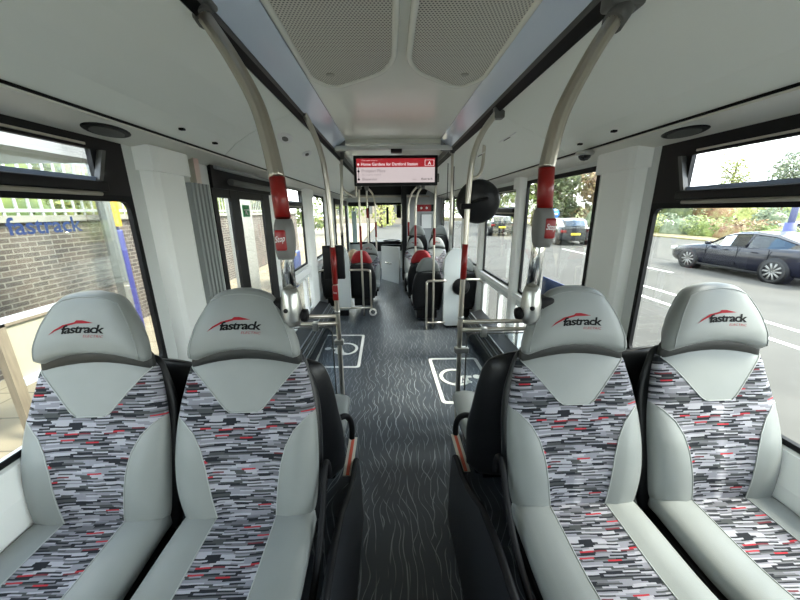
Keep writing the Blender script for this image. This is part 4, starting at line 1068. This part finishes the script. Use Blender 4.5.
# wall handles
for (x, y, z, lb) in ((RX, 2.75, .72, 'right'), (LX, 3.6, .80, 'left')):
    s_ = 1 if x > 0 else -1
    o = MB().tube([(x, y+.1, z), (x-s_*.05, y+.1, z), (x-s_*.06, y, z), (x-s_*.06, y-.25, z-.0), (x, y-.28, z)], .012, 10, sub=4).build('wall_grab_rail', steel); tag(o, 'short steel wall handle below the window, %s side' % lb, 'handle')
# dome camera and ceiling speakers on the ledges
c = P(585, 153, z=1.905)
t = thing('dome_camera', 'small silver dome camera under the right ledge beside the white pillar', 'camera', tuple(c))
MB().lathe([(0, .012), (.045, .010), (.050, 0), (.045, -.012), (.034, -.014)], (c.x, c.y, 1.905), 'z', 24).build('base', cast_alu, t)
MB().lathe([(.034, -.012), (.030, -.026), (.018, -.038), (0, -.042)], (c.x, c.y, 1.905), 'z', 20).build('dome', black_glass_frit, t)
for u, v, x, lb in ((108, 135, -1.065, 'left'), (683, 137, 1.21, 'right')):
    c = P(u, v, x=x); s_ = 1 if x > 0 else -1
    zz = (1.900+(-x-1.0)*0) if 0 else (1.936-(abs(x)-1.012)*.32 if x < 0 else 1.923-(x-1.152)*.245)
    t = thing('ledge_speaker', 'flat dark oval speaker set in the %s ledge above the near window' % lb, 'speaker', (c.x, c.y, zz))
    r = [[(c.x+.040*k*cos(a_), c.y+.11*k*sin(a_), zz-.040*cos(a_)*s_*k*.28-.012+h) for a_ in [2*pi*q/24 for q in range(24)]] for k, h in ((1, .008), (1, .0), (.9, -.004))]
    MB().loft(r).build('rim', black_plastic, t)
    r = [[(c.x+.040*k*cos(a_), c.y+.11*k*sin(a_), zz-.040*cos(a_)*s_*k*.28-.018+h) for a_ in [2*pi*q/24 for q in range(24)]] for k, h in ((.7, .002), (.7, -.001))]
    MB().loft(r).build('mesh_disc', dark_grey, t)
# blue sticker on the second right window and green exit sign by the door
a_, b_ = P(543, 277, x=RX+.028), P(568, 288, x=RX+.028)
t = thing('window_sticker', 'blue sticker with white arrow at the foot of the second right window', 'sticker', (RX+.02, 2.4, .86))
MB().box(RX+.022, RX+.028, 2.16, 2.66, .83, 1.05).build('sheet', blue_plastic, t)
MB().prism([(2.42, .92), (2.45, .92), (2.40, .99), (2.36, .97), (2.30, 1.0), (2.33, .95)], 'x', RX+.019, RX+.022).build('arrow', white_paint, t)
t = thing('exit_sign', 'small green sign with white figure on the middle door glass', 'sign', (LX-.01, 2.78, 1.45))
c = P(247, 211, x=LX)
MB().box(LX-.009, LX-.004, c.y-.06, c.y+.06, c.z-.045, c.z+.045).build('plate', green_sign, t)
MB().box(LX-.004, LX-.002, c.y-.045, c.y+.045, c.z+.004, c.z+.012).build('bar', white_paint, t)
MB().prism([(c.y-.03, c.z-.03), (c.y-.015, c.z-.005), (c.y+.0, c.z-.03), (c.y+.02, c.z-.03), (c.y+.0, c.z-.0), (c.y-.02, c.z-.0)], 'x', LX-.004, LX-.002).build('figure', white_paint, t)

# ------------------------------------------------------------------ outside, kerb side
ZK, ZR = -.20, -.33
struct('trim_40', MB().box(-30, -1.75, -12, 60, ZK-.1, ZK), paving)
struct('trim_41', MB().box(-1.9, 18.4, -14, 62, ZR-.1, ZR), asphalt)
t = thing('brick_wall', 'long brown brick wall with pale coping behind the bus stop', 'wall', (-4.5, 5, ZK))
MB().box(-4.65, -4.42, -6, 16, ZK, 1.52).build('brickwork', brick, t); MB().box(-4.70, -4.37, -6, 16, 1.52, 1.60).build('coping', mat('coping', (0.26, .245, .21), .8), t)
t = thing('white_fence', 'white metal picket fence on top of the brick wall', 'fence', (-4.55, 5, 1.6))
for zz in (1.64, 2.30): MB().box(-4.57, -4.53, -4, 14, zz, zz+.04).build('rail', fence_white, t)
mb = MB()
y = -4.0
while y < 14:
    mb.box(-4.555, -4.54, y-.015, y+.015, 1.60, 2.42); y += .15
o = mb.build('pickets', fence_white, t); o['kind'] = 'stuff'
# bus shelter
t = thing('bus_shelter', 'grey framed bus shelter with glass panels and fastrack lettering', 'shelter', (-3.2, 3.4, ZK))
mb = MB(); mb.box(-3.66, -3.56, 4.33, 4.43, ZK, 2.5); mb.build('post', shelter_grey, t)
MB().box(-3.06, -2.98, 1.0, 1.08, ZK, 2.5).build('post', shelter_grey, t); 
MB().box(-3.9, -2.8, .6, 3.6, 2.10, 2.22).build('roof', shelter_grey, t)
MB().box(-3.02, -2.995, -.8, 3.75, .86, 2.35).build('glass_panel', clear_glass, t)
MB().box(-3.03, -2.97, -.8, 3.1, .80, .835).build('middle_rail', mat('rail_pale', (0.5, .53, .58), .4), t)
MB().box(-3.02, -2.99, 2.45, 3.0, .33, .77).build('lower_panel', cream_panel, t)
MB().box(-3.03, -2.97, 2.37, 2.44, ZK, .8).build('timber_post', timber, t)
MB().box(-3.03, -2.96, 2.44, 3.0, .27, .33).build('lower_rail', mat('rail_pale2', (0.5, .53, .58), .4), t)
MB().box(-3.03, -2.97, 2.40, 3.0, .775, .80).build('timber_rail', timber, t)
text_on('lettering', 'fastrack', .19, (-2.99, 3.0, 1.452), (0, 1, 0), (0, 0, 1), blue_letter, t, width=.64, bold=.0035)
# blue stop pole
c = P(133, 328, z=ZK)
t = thing('bus_stop_post', 'purple-blue bus stop post with a yellow sign against the brick wall', 'post', (-4.05, 4.98, ZK))
MB().box(-4.12, -3.98, 4.92, 5.07, ZK, 1.38, .02).build('wide_post', post_blue, t); MB().tube([(-4.05, 5.05, 1.3), (-4.05, 5.05, 2.9)], .03).build('thin_post', post_blue, t)
MB().box(-4.03, -4.0, 4.98, 5.10, 1.43, 1.9).build('yellow_board', yellow_sign, t)
text_on('yellow_board_text', 'BUS STOP', .06, (-3.998, 5.05, 1.66), (0, 0, 1), (0, -1, 0), shelter_grey, t, width=.38)
# white totem and small signs near the door
t = thing('stop_totem', 'pale grey timetable totem seen through the middle door', 'totem', (-3.1, 7.1, ZK))
a_ = P(246, 230, x=-2.6)
MB().box(-2.7, -2.6, a_.y-.42, a_.y+.35, ZK, 2.6).build('body', mat('totem_grey', (0.30, .295, .27), .5), t)
c1 = P(241, 228, x=-2.595); MB().box(-2.6, -2.59, c1.y-.09, c1.y+.09, c1.z-.13, c1.z+.13).build('screen', dark_grey, t)
c1 = P(241, 246, x=-2.595); MB().lathe([(0, 0), (.07, 0), (.07, -.004)], (-2.588, c1.y, c1.z), 'x', 20).build('round_label', blue_plastic, t)
c1 = P(291, 262, x=-2.4)
t = thing('litter_bin', 'blue bin with yellow lid on the pavement beyond the middle door', 'bin', (-2.4, c1.y, ZK))
MB().box(-2.6, -2.3, c1.y-.25, c1.y+.2, ZK, c1.z+.12, .02).build('body', blue_plastic, t); MB().box(-2.6, -2.3, c1.y-.25, c1.y+.2, c1.z+.12, c1.z+.2, .02).build('lid', yellow_sign, t)
# bench-like blue and white kiosk shapes
o = MB().box(-2.9, -2.4, 7.9, 8.8, ZK, .62, .03).build('street_cabinet', blue_plastic); tag(o, 'low blue cabinet on the pavement seen low through the door glass', 'cabinet')
struct('trim_42', MB().box(-30, 40, 62, 70, -.6, .2), sand_tone)

# ------------------------------------------------------------------ vegetation
def leaves(mb, c, r, n, size, rnd):
    for i in range(n):
        while True:
            v = Vector((rnd.uniform(-1, 1), rnd.uniform(-1, 1), rnd.uniform(-1, 1)))
            if .25 < v.length < 1: break
        v = v.normalized()*(v.length**.4)
        p = Vector((c[0]+v.x*r[0], c[1]+v.y*r[1], c[2]+v.z*r[2])); s = size*rnd.uniform(.6, 1.3)
        a = Vector((rnd.gauss(0, 1), rnd.gauss(0, 1), rnd.gauss(0, 1))).normalized(); b_ = a.orthogonal().normalized(); 
        k = len(mb.v); mb.v += [tuple(p-a*s), tuple(p-b_*s*.6), tuple(p+a*s), tuple(p+b_*s*.6)]
        mb.face((k, k+1, k+2, k+3))
def tree(lb, x, y, h, rad, lm, seed, zg=ZR, trunk=True, n=1500, size=.14, group=None, low=.25):
    rnd = random.Random(seed); t = thing('tree', lb, 'tree', (x, y, zg), group)
    mb = MB(); mb.tube([(x, y, zg), (x+.1, y, zg+h*.3), (x-.05, y+.1, zg+h*.55), (x, y, zg+h*.85)], .1, 8, radii=[h*.028, h*.022, h*.015, h*.006])
    for k in range(6):
        a_ = k*1.05+seed; z0_ = zg+h*(.3+.07*k); mb.tube([(x, y, z0_), (x+cos(a_)*rad*.4, y+sin(a_)*rad*.4, z0_+h*.12), (x+cos(a_)*rad*.8, y+sin(a_)*rad*.8, z0_+h*.2)], .05, 6, radii=[h*.01, h*.007, h*.003])
    mb.build('trunk', bark, t)
    mb = MB(); nb = 12
    for k in range(nb):
        q = rnd.random(); a_ = rnd.uniform(0, 2*pi); rr = rad*(1-.55*q)*rnd.uniform(.3, .75)
        leaves(mb, (x+cos(a_)*rr, y+sin(a_)*rr, zg+h*(low+.1+(.88-low)*q)), (rad*.45*rnd.uniform(.8, 1.2),)*2+(h*.14*rnd.uniform(.8, 1.3),), n//nb, size, rnd)
    leaves(mb, (x, y, zg+h*.6), (rad*.6, rad*.6, h*.3), n//6, size, rnd)
    mb.build('crown', lm, t, fix=False)
def bush(lb, x, y, rx, ry, h, lm, seed, zg=ZR, n=900, size=.09, group=None):
    rnd = random.Random(seed); mb = MB()
    for k in range(7):
        leaves(mb, (x+rnd.uniform(-.6, .6)*rx, y+rnd.uniform(-.6, .6)*ry, zg+h*rnd.uniform(.35, .6)), (rx*.5, ry*.5, h*.45), n//7, size, rnd)
    # dense inner body
    rings = []
    for k in range(7):
        a_ = -.1+1.6*k/6; rings.append([(x+rx*.72*cos(a_)*cos(q)*(1+.15*sin(3*q+seed)), y+ry*.72*cos(a_)*sin(q), zg+h*.72*sin(a_)) for q in [2*pi*j/14 for j in range(14)]])
    mb.loft(rings)
    o = mb.build('bush', lm, None, fix=False); tag(o, lb, 'bush', group)
    return o
# verge and hill on the right
mb = MB(); mb.prism([(18.4, ZR-.1), (18.4, ZR+.08), (19.4, ZR+.12), (24, ZR+.15), (24, ZR-.1)], 'y', -14, 62); struct('trim_43', mb, dry_grass)
struct('trim_44', MB().prism([(24, ZR-.1), (24, ZR+.16), (27.5, ZR+.2), (27.5, ZR-.1)], 'y', -14, 62), path_grey)
struct('trim_45', MB().prism([(27.5, ZR-.1), (27.5, ZR+.2), (33, .3), (48, 1.6), (80, 3.2), (80, ZR-.1)], 'y', -14, 90), grass)
lm_ = [leaf_green, leaf_yellow, leaf_grey, leaf_green, leaf_red]
adj = ['green', 'yellow-green', 'grey-green', 'green', 'reddish']
pos = [(20.8, 27.5, 1.6), (20.4, 25.2, 1.4), (20.6, 23.0, 1.5), (20.9, 20.9, 1.35), (20.6, 18.9, 1.15), (20.9, 17.1, .95), (21.2, 30.2, 2.0), (21.0, 33.2, 2.6)]
for i, (x, y, h) in enumerate(pos):
    bush('%s roadside bush on the verge across the road, %s from the near end' % (adj[i % 5], ['sixth', 'fifth', 'fourth', 'third', 'second', 'first', 'seventh', 'farthest'][i]), x, y, 1.25, 1.5, h, lm_[i % 5], 11+i, ZR+.1, 1100, .08)
for i, (x, y, h, r_, m_, lb) in enumerate(((27, 22.5, 1.7, 1.3, leaf_grey, 'pale round shrub left of the bare trunk on the slope'), (30, 27, 2.2, 1.6, leaf_yellow, 'yellow-green shrub on the slope behind the verge'), (29, 18.5, 1.3, 1.2, leaf_yellow, 'low lime shrub below the trunk on the slope'), (34, 24, 2.4, 2, leaf_grey, 'grey-green shrub high on the slope'), (36, 30, 3.2, 2.6, leaf_green, 'big green shrub high on the slope'), (33, 33, 3.6, 2.6, leaf_red, 'russet shrub on the slope'), (30, 34.5, 4, 2.5, leaf_dark, 'dark green shrub on the slope'), (38, 22, 2.2, 2.2, leaf_green, 'green shrub at the far right of the slope'))):
    bush(lb, x, y, r_, r_, h, m_, 40+i, 0, 1100, .11)
tree('slender pale green tree showing against the sky, left in the right vent', 40, 38.5, 7.6, 2.3, leaf_yellow, 3, 0, n=2600, size=.13)
tree('tall grey-green tree against the sky in the right vent', 46, 38.5, 8.2, 2.0, leaf_grey, 5, 0, n=2600, size=.13)
tree('second grey-green tree against the sky, rightmost', 49.3, 38.5, 8.9, 2.0, leaf_grey, 6, 0, n=2600, size=.13)
tree('small bare-stemmed tree on the slope behind the dark car', 30, 24.8, 4.5, 1.6, leaf_dark, 8, 0, n=700, size=.12, low=.5)
row = [(17.5, 40, 11, 4, leaf_green), (21.5, 41, 10.5, 4, leaf_yellow), (25.5, 40, 11, 4.2, leaf_green), (29, 41.5, 10, 4, leaf_yellow), (22.5, 35.5, 6.2, 3, leaf_red), (26, 36.5, 6.0, 3, leaf_red), (19, 37, 5.5, 2.6, leaf_dark), (14.5, 44, 9, 4, leaf_yellow), (11.5, 50, 9, 4, leaf_green), (8, 54, 8, 4, leaf_yellow), (33, 43, 9, 4, leaf_green)]
nm_ = ['tall green tree', 'tall yellow-green tree', 'tall green tree', 'tall yellow-green tree', 'small russet tree', 'small russet tree', 'small dark green tree', 'yellow-green tree', 'green tree', 'yellow-green tree', 'tall green tree']
wh = ['left in the second right window', 'centre of the second right window', 'right in the second right window', 'at the white pillar edge', 'left in the second right window, in front', 'right in the second right window, in front', 'behind the grey hatchback', 'in the third right window', 'in the fourth right window', 'far ahead beyond the cab', 'hidden partly by the white pillar']
for i, (x, y, h, r_, m_) in enumerate(row): tree(nm_[i]+' across the road, '+wh[i], x, y, h, r_, m_, 60+i, ZR, n=3000, size=.20, low=.05)
# far side greenery
for i in range(9):
    y = -1+i*2.0
    bush('green hedge shrub behind the white fence, %s from the near end' % ['first', 'second', 'third', 'fourth', 'fifth', 'sixth', 'seventh', 'eighth', 'ninth'][i], -6.0, y, 1.2, 1.5, 5.2 if i > 4 else 4.8, [leaf_green, leaf_yellow, leaf_dark][i % 3], 90+i, ZK, 4200, .055)
for i, (x, y, h, lb) in enumerate(((-8.5, 20, 7, 'yellow-green tree beyond the brick wall end, left'), (-4.5, 27, 7.5, 'green tree ahead beyond the left windows'), (-1.0, 40, 8, 'pale green tree straight ahead beyond the windscreen'), (3.2, 44, 7, 'yellow-green tree ahead right of the windscreen'))):
    tree(lb, x, y, h, 3.0, [leaf_yellow, leaf_green][i % 2], 120+i, ZR, n=1800, size=.2, low=.05)
t = thing('building', 'pale stone building ahead beyond the windscreen', 'building', (-1, 52, ZR))
MB().box(-9, 3, 52, 58, ZR, 4.2).build('walls', rear_stone, t)
for k in range(5): MB().box(-8+k*2.2, -7+k*2.2, 51.95, 52, 1.2, 2.6).build('window', dark_grey, t)

# ------------------------------------------------------------------ road side: markings, posts, cars
for i, (x, ya, yb) in enumerate(((6.5, 2.5, 9.0), (5.72, 2.5, 7.3))):
    o = MB().box(x-.05, x+.05, ya, yb, ZR, ZR+.004).build('road_line', white_mark); tag(o, 'long white line on the road, %s' % ('farther from the bus', 'nearer the bus')[i], 'road marking')
o = MB().box(8.6, 8.7, 9.5, 16, ZR, ZR+.004).build('road_line', white_mark); tag(o, 'white line on the road ahead of the dark saloon', 'road marking')
c = P(789, 230, y=12.0)
t = thing('lamp_column', 'purple-blue lamp column behind the dark car', 'lamp post', (c.x, 12, ZR))
MB().tube([(c.x, 12, ZR), (c.x, 12, 3.3)], .10, 14).build('column', mat('lilac_blue', (0.07, .08, .16), .5), t); MB().tube([(c.x, 12, ZR), (c.x, 12, 1.0)], .17, 14).build('sleeve', mat('sleeve_blue', (.05, .06, .18), .5), t)
c = P(554.5, 214, y=24)
t = thing('road_sign', 'round blue road sign with a white arrow across the road', 'sign', (c.x, 24, ZR))
MB().tube([(c.x, 24.05, ZR), (c.x, 24.05, c.z+.2)], .04).build('post', shelter_grey, t); MB().lathe([(0, 0), (.36, 0), (.36, .03)], (c.x, 24, c.z), 'y', 28).build('disc', mat('sign_blue', (0.02, .16, .50), .4), t)
MB().box(c.x-.2, c.x+.22, 23.985, 23.998, c.z-.06, c.z+.06).build('arrow', white_paint, t)
for i in range(14):
    y = 16+i*1.6; o = MB().box(27.6, 27.72, y, y+.12, -.1, .75).build('fence_post', mat('post_brown', (.1, .065, .04), .8) if i == 0 else MATS['post_brown'])
    tag(o, 'short wooden post in the row along the far path', 'post', 'wooden posts along the far path')

def wheel(root, x, y, r, side, name='wheel'):
    b = MB(); b.lathe([(r*.74, -.10), (r*.93, -.10), (r, -.06), (r, .06), (r*.93, .10), (r*.76, .10), (r*.74, .0), (r*.74, -.10)], (x, y, r), 'x', 36)
    wh_ = b.build(name, tyre, root)
    b = MB(); s = side
    b.lathe([(r*.78, .10*s), (r*.75, .085*s), (r*.70, .06*s), (r*.72, -.05*s)], (x, y, r), 'x', 36)
    for k in range(10):
        a_ = 2*pi*k/10; ca, sa = cos(a_), sin(a_); xo = x+s*.092
        for da in (-.07, .07):
            p0 = Vector((xo, y+r*.12*ca, r+r*.12*sa)); p1 = Vector((xo-.01*s, y+r*.73*cos(a_+da), r+r*.73*sin(a_+da))); b.tube([p0, p1], r*.050, 6)
    b.lathe([(0, .092*s), (r*.13, .088*s), (r*.15, .07*s)], (x, y, r), 'x', 16)
    b.build('rim', alloy, wh_)
    b = MB(); b.lathe([(0, .02*s), (r*.72, .02*s)], (x, y, r), 'x', 30); b.build('brake_disc', dark_grey, wh_)
def car(lb, loc, paint, body, green, scale=1.0, rz=0.0, wheels=(1.36, -1.36), wr=.335, hatch=False, plate=None):
    t = thing('car', lb, 'car', (0, 0, 0))
    rings = []
    for y, zb, zt, w_ in body:
        h = [(0, zb), (w_*.80, zb), (w_*.95, zb+.08), (w_, zb+.4*(zt-zb)), (w_*.985, zb+.72*(zt-zb)), (w_*.95, zt-.05), (w_*.86, zt), (w_*.45, zt+.02)]
        rings.append([(x, y, z) for x, z in h]+[(0, y, zt+.025)]+[(-x, y, z) for x, z in h[:0:-1]])
    MB().loft(rings).build('body', paint, t)
    mb = MB(); gr_ = []
    for y, zb, zr, wb, wr_ in green: gr_.append([(wb, y, zb), (wr_*1.02, y, zb+(zr-zb)*.86), (wr_*.85, y, zr), (0, y, zr+.015), (-wr_*.85, y, zr), (-wr_*1.02, y, zb+(zr-zb)*.86), (-wb, y, zb)])
    n_ = 7
    glassf = MB(); paintf = MB()
    for i in range(len(gr_)-1):
        for k in range(n_-1):
            top = k in (1, 2, 3, 4)
            ends = i == 0 or i >= len(gr_)-3
            g = (not top) or (ends and k in (2, 3))
            m_ = glassf if g else paintf
            m_.add([gr_[i][k], gr_[i][k+1], gr_[i+1][k+1], gr_[i+1][k]], [(0, 1, 2, 3)], True)
    gl_ = glassf.build('glazing', car_glass, t); rf = paintf.build('roof', paint, t)
    # pillars and window line
    mb = MB()
    for sx in (-1, 1):
        mids = [len(gr_)//2]
        for i in mids: mb.tube([Vector(gr_[i][0 if sx > 0 else 6])+Vector((sx*.004, 0, 0)), Vector(gr_[i][1 if sx > 0 else 5])+Vector((sx*.004, 0, 0))], .028, 6)
        mb.tube([Vector(g[1 if sx > 0 else 5]) for g in gr_], .022, 6); mb.tube([Vector(g[0 if sx > 0 else 6]) for g in gr_], .014, 6)
    mb.build('pillars', paint, t)
    for yy in wheels:
        for sx in (-1, 1):
            w_ = .90*(body[4][3]/.90)
            b = MB(); b.lathe([(0, sx*.0), (wr+.045, sx*.0), (wr+.055, -sx*.03), (wr+.055, -sx*.25)], (sx*(w_+.004), yy, wr-.0), 'x', 32); b.build('wheel_arch', black_plastic, t)
            wheel(t, sx*(w_-.085), yy, wr, sx)
    yf = body[0][0]; yb_ = body[-1][0]
    for sx in (-1, 1):
        MB().box(sx*.50, sx*.80, yf-.22, yf-.04, .60, .70, .02).build('headlight', lamp_glass, t)
        MB().box(sx*.50, sx*.82, yb_+.0, yb_+.14, .74, .90, .02).build('tail_light', tail_red, t)
        MB().box(sx*.88, sx*1.02, .62, .74, .92, 1.03, .02).build('mirror', paint, t)
        for yy in (.02, -.85): MB().box(sx*.905, sx*.93, yy, yy+.17, .80, .825, .004).build('door_handle', paint, t)
        mb = MB()
        for yy in (.75, -.28, -1.15): mb.box(sx*.900, sx*.914, yy, yy+.008, .30, .93)
        mb.build('door_seam', black_rubber, t)
        MB().box(sx*.87, sx*.905, -1.0, 1.0, .19, .26, .01).build('sill', black_plastic, t)
    if plate: MB().box(-.26, .26, yb_-.02, yb_+.02, .60, .72).build('number_plate', plate, t)
    for yy in (.25, -.65): MB().box(-.62, -.1, yy-.2, yy, .5, 1.18, .05).build('seat', dark_grey, t); MB().box(.1, .62, yy-.2, yy, .5, 1.18, .05).build('seat', dark_grey, t)
    t.location = loc; t.scale = (scale,)*3; t.rotation_euler = (0, 0, rz)
    return t
saloon = [(2.34, .32, .58, .50), (2.28, .24, .66, .72), (2.05, .20, .74, .84), (1.5, .19, .84, .90), (.95, .19, .91, .91), (0, .19, .93, .915), (-1.0, .19, .96, .915), (-1.6, .20, .99, .90), (-2.1, .25, .98, .84), (-2.30, .34, .90, .70)]
sg_ = [(1.02, .90, .93, .78, .50), (.40, .90, 1.26, .82, .64), (.05, .91, 1.36, .84, .64), (-.45, .92, 1.39, .84, .63), (-1.0, .93, 1.33, .83, .60), (-1.5, .95, 1.15, .80, .58), (-1.92, .97, 1.0, .76, .55)]
car('dark navy saloon car with spoked alloy wheels outside the near right window', (10.68, 9.15, ZR), navy_paint, saloon, sg_, .90)
hat = [(2.0, .34, .70, .55), (1.95, .26, .80, .74), (1.7, .22, .92, .85), (1.2, .22, 1.0, .90), (.8, .22, 1.05, .91), (0, .22, 1.07, .915), (-1.0, .22, 1.08, .915), (-1.5, .24, 1.08, .91), (-1.85, .28, 1.05, .88), (-1.98, .36, .98, .80)]
hg = [(.95, 1.02, 1.05, .80, .55), (.45, 1.03, 1.42, .83, .66), (.1, 1.04, 1.52, .84, .68), (-.6, 1.05, 1.55, .84, .68), (-1.2, 1.05, 1.52, .83, .67), (-1.6, 1.05, 1.42, .82, .64), (-1.92, 1.05, 1.10, .79, .60)]
car('dark grey hatchback seen from behind through the second right window', (10.25, 19.1, ZR), grey_paint, hat, hg, .93, radians(-9), wheels=(1.25, -1.25), wr=.33, plate=plate_yellow)
car('dark vehicle with yellow plate seen past the round mirror', (8.6, 26.5, ZR), grey_paint, hat, hg, 1.0, radians(-4), wheels=(1.25, -1.25), wr=.33, plate=plate_yellow)
car('silver car at the right edge beyond the lamp column', (26.5, 18.6, ZR+.15), silver_paint, saloon, sg_, 1.0, radians(15))
# distant motorcycle
c = P(770, 231, z=ZR+.2)
t = thing('motorcycle', 'small distant motorcycle leaning on the path beyond the dark car', 'motorcycle', (c.x, c.y, ZR+.2))
for dy in (-.6, .6): MB().lathe([(.20, -.05), (.30, -.05), (.30, .05), (.20, .05), (.20, -.05)], (c.x, c.y+dy, ZR+.5), 'x', 18).build('wheel', tyre, t)
MB().box(c.x-.14, c.x+.14, c.y-.35, c.y+.35, ZR+.55, ZR+1.1, .08).build('body', dark_grey, t); MB().tube([(c.x-.3, c.y+.4, ZR+1.3), (c.x, c.y+.45, ZR+1.2), (c.x+.3, c.y+.4, ZR+1.3)], .03).build('handlebar', steel, t)
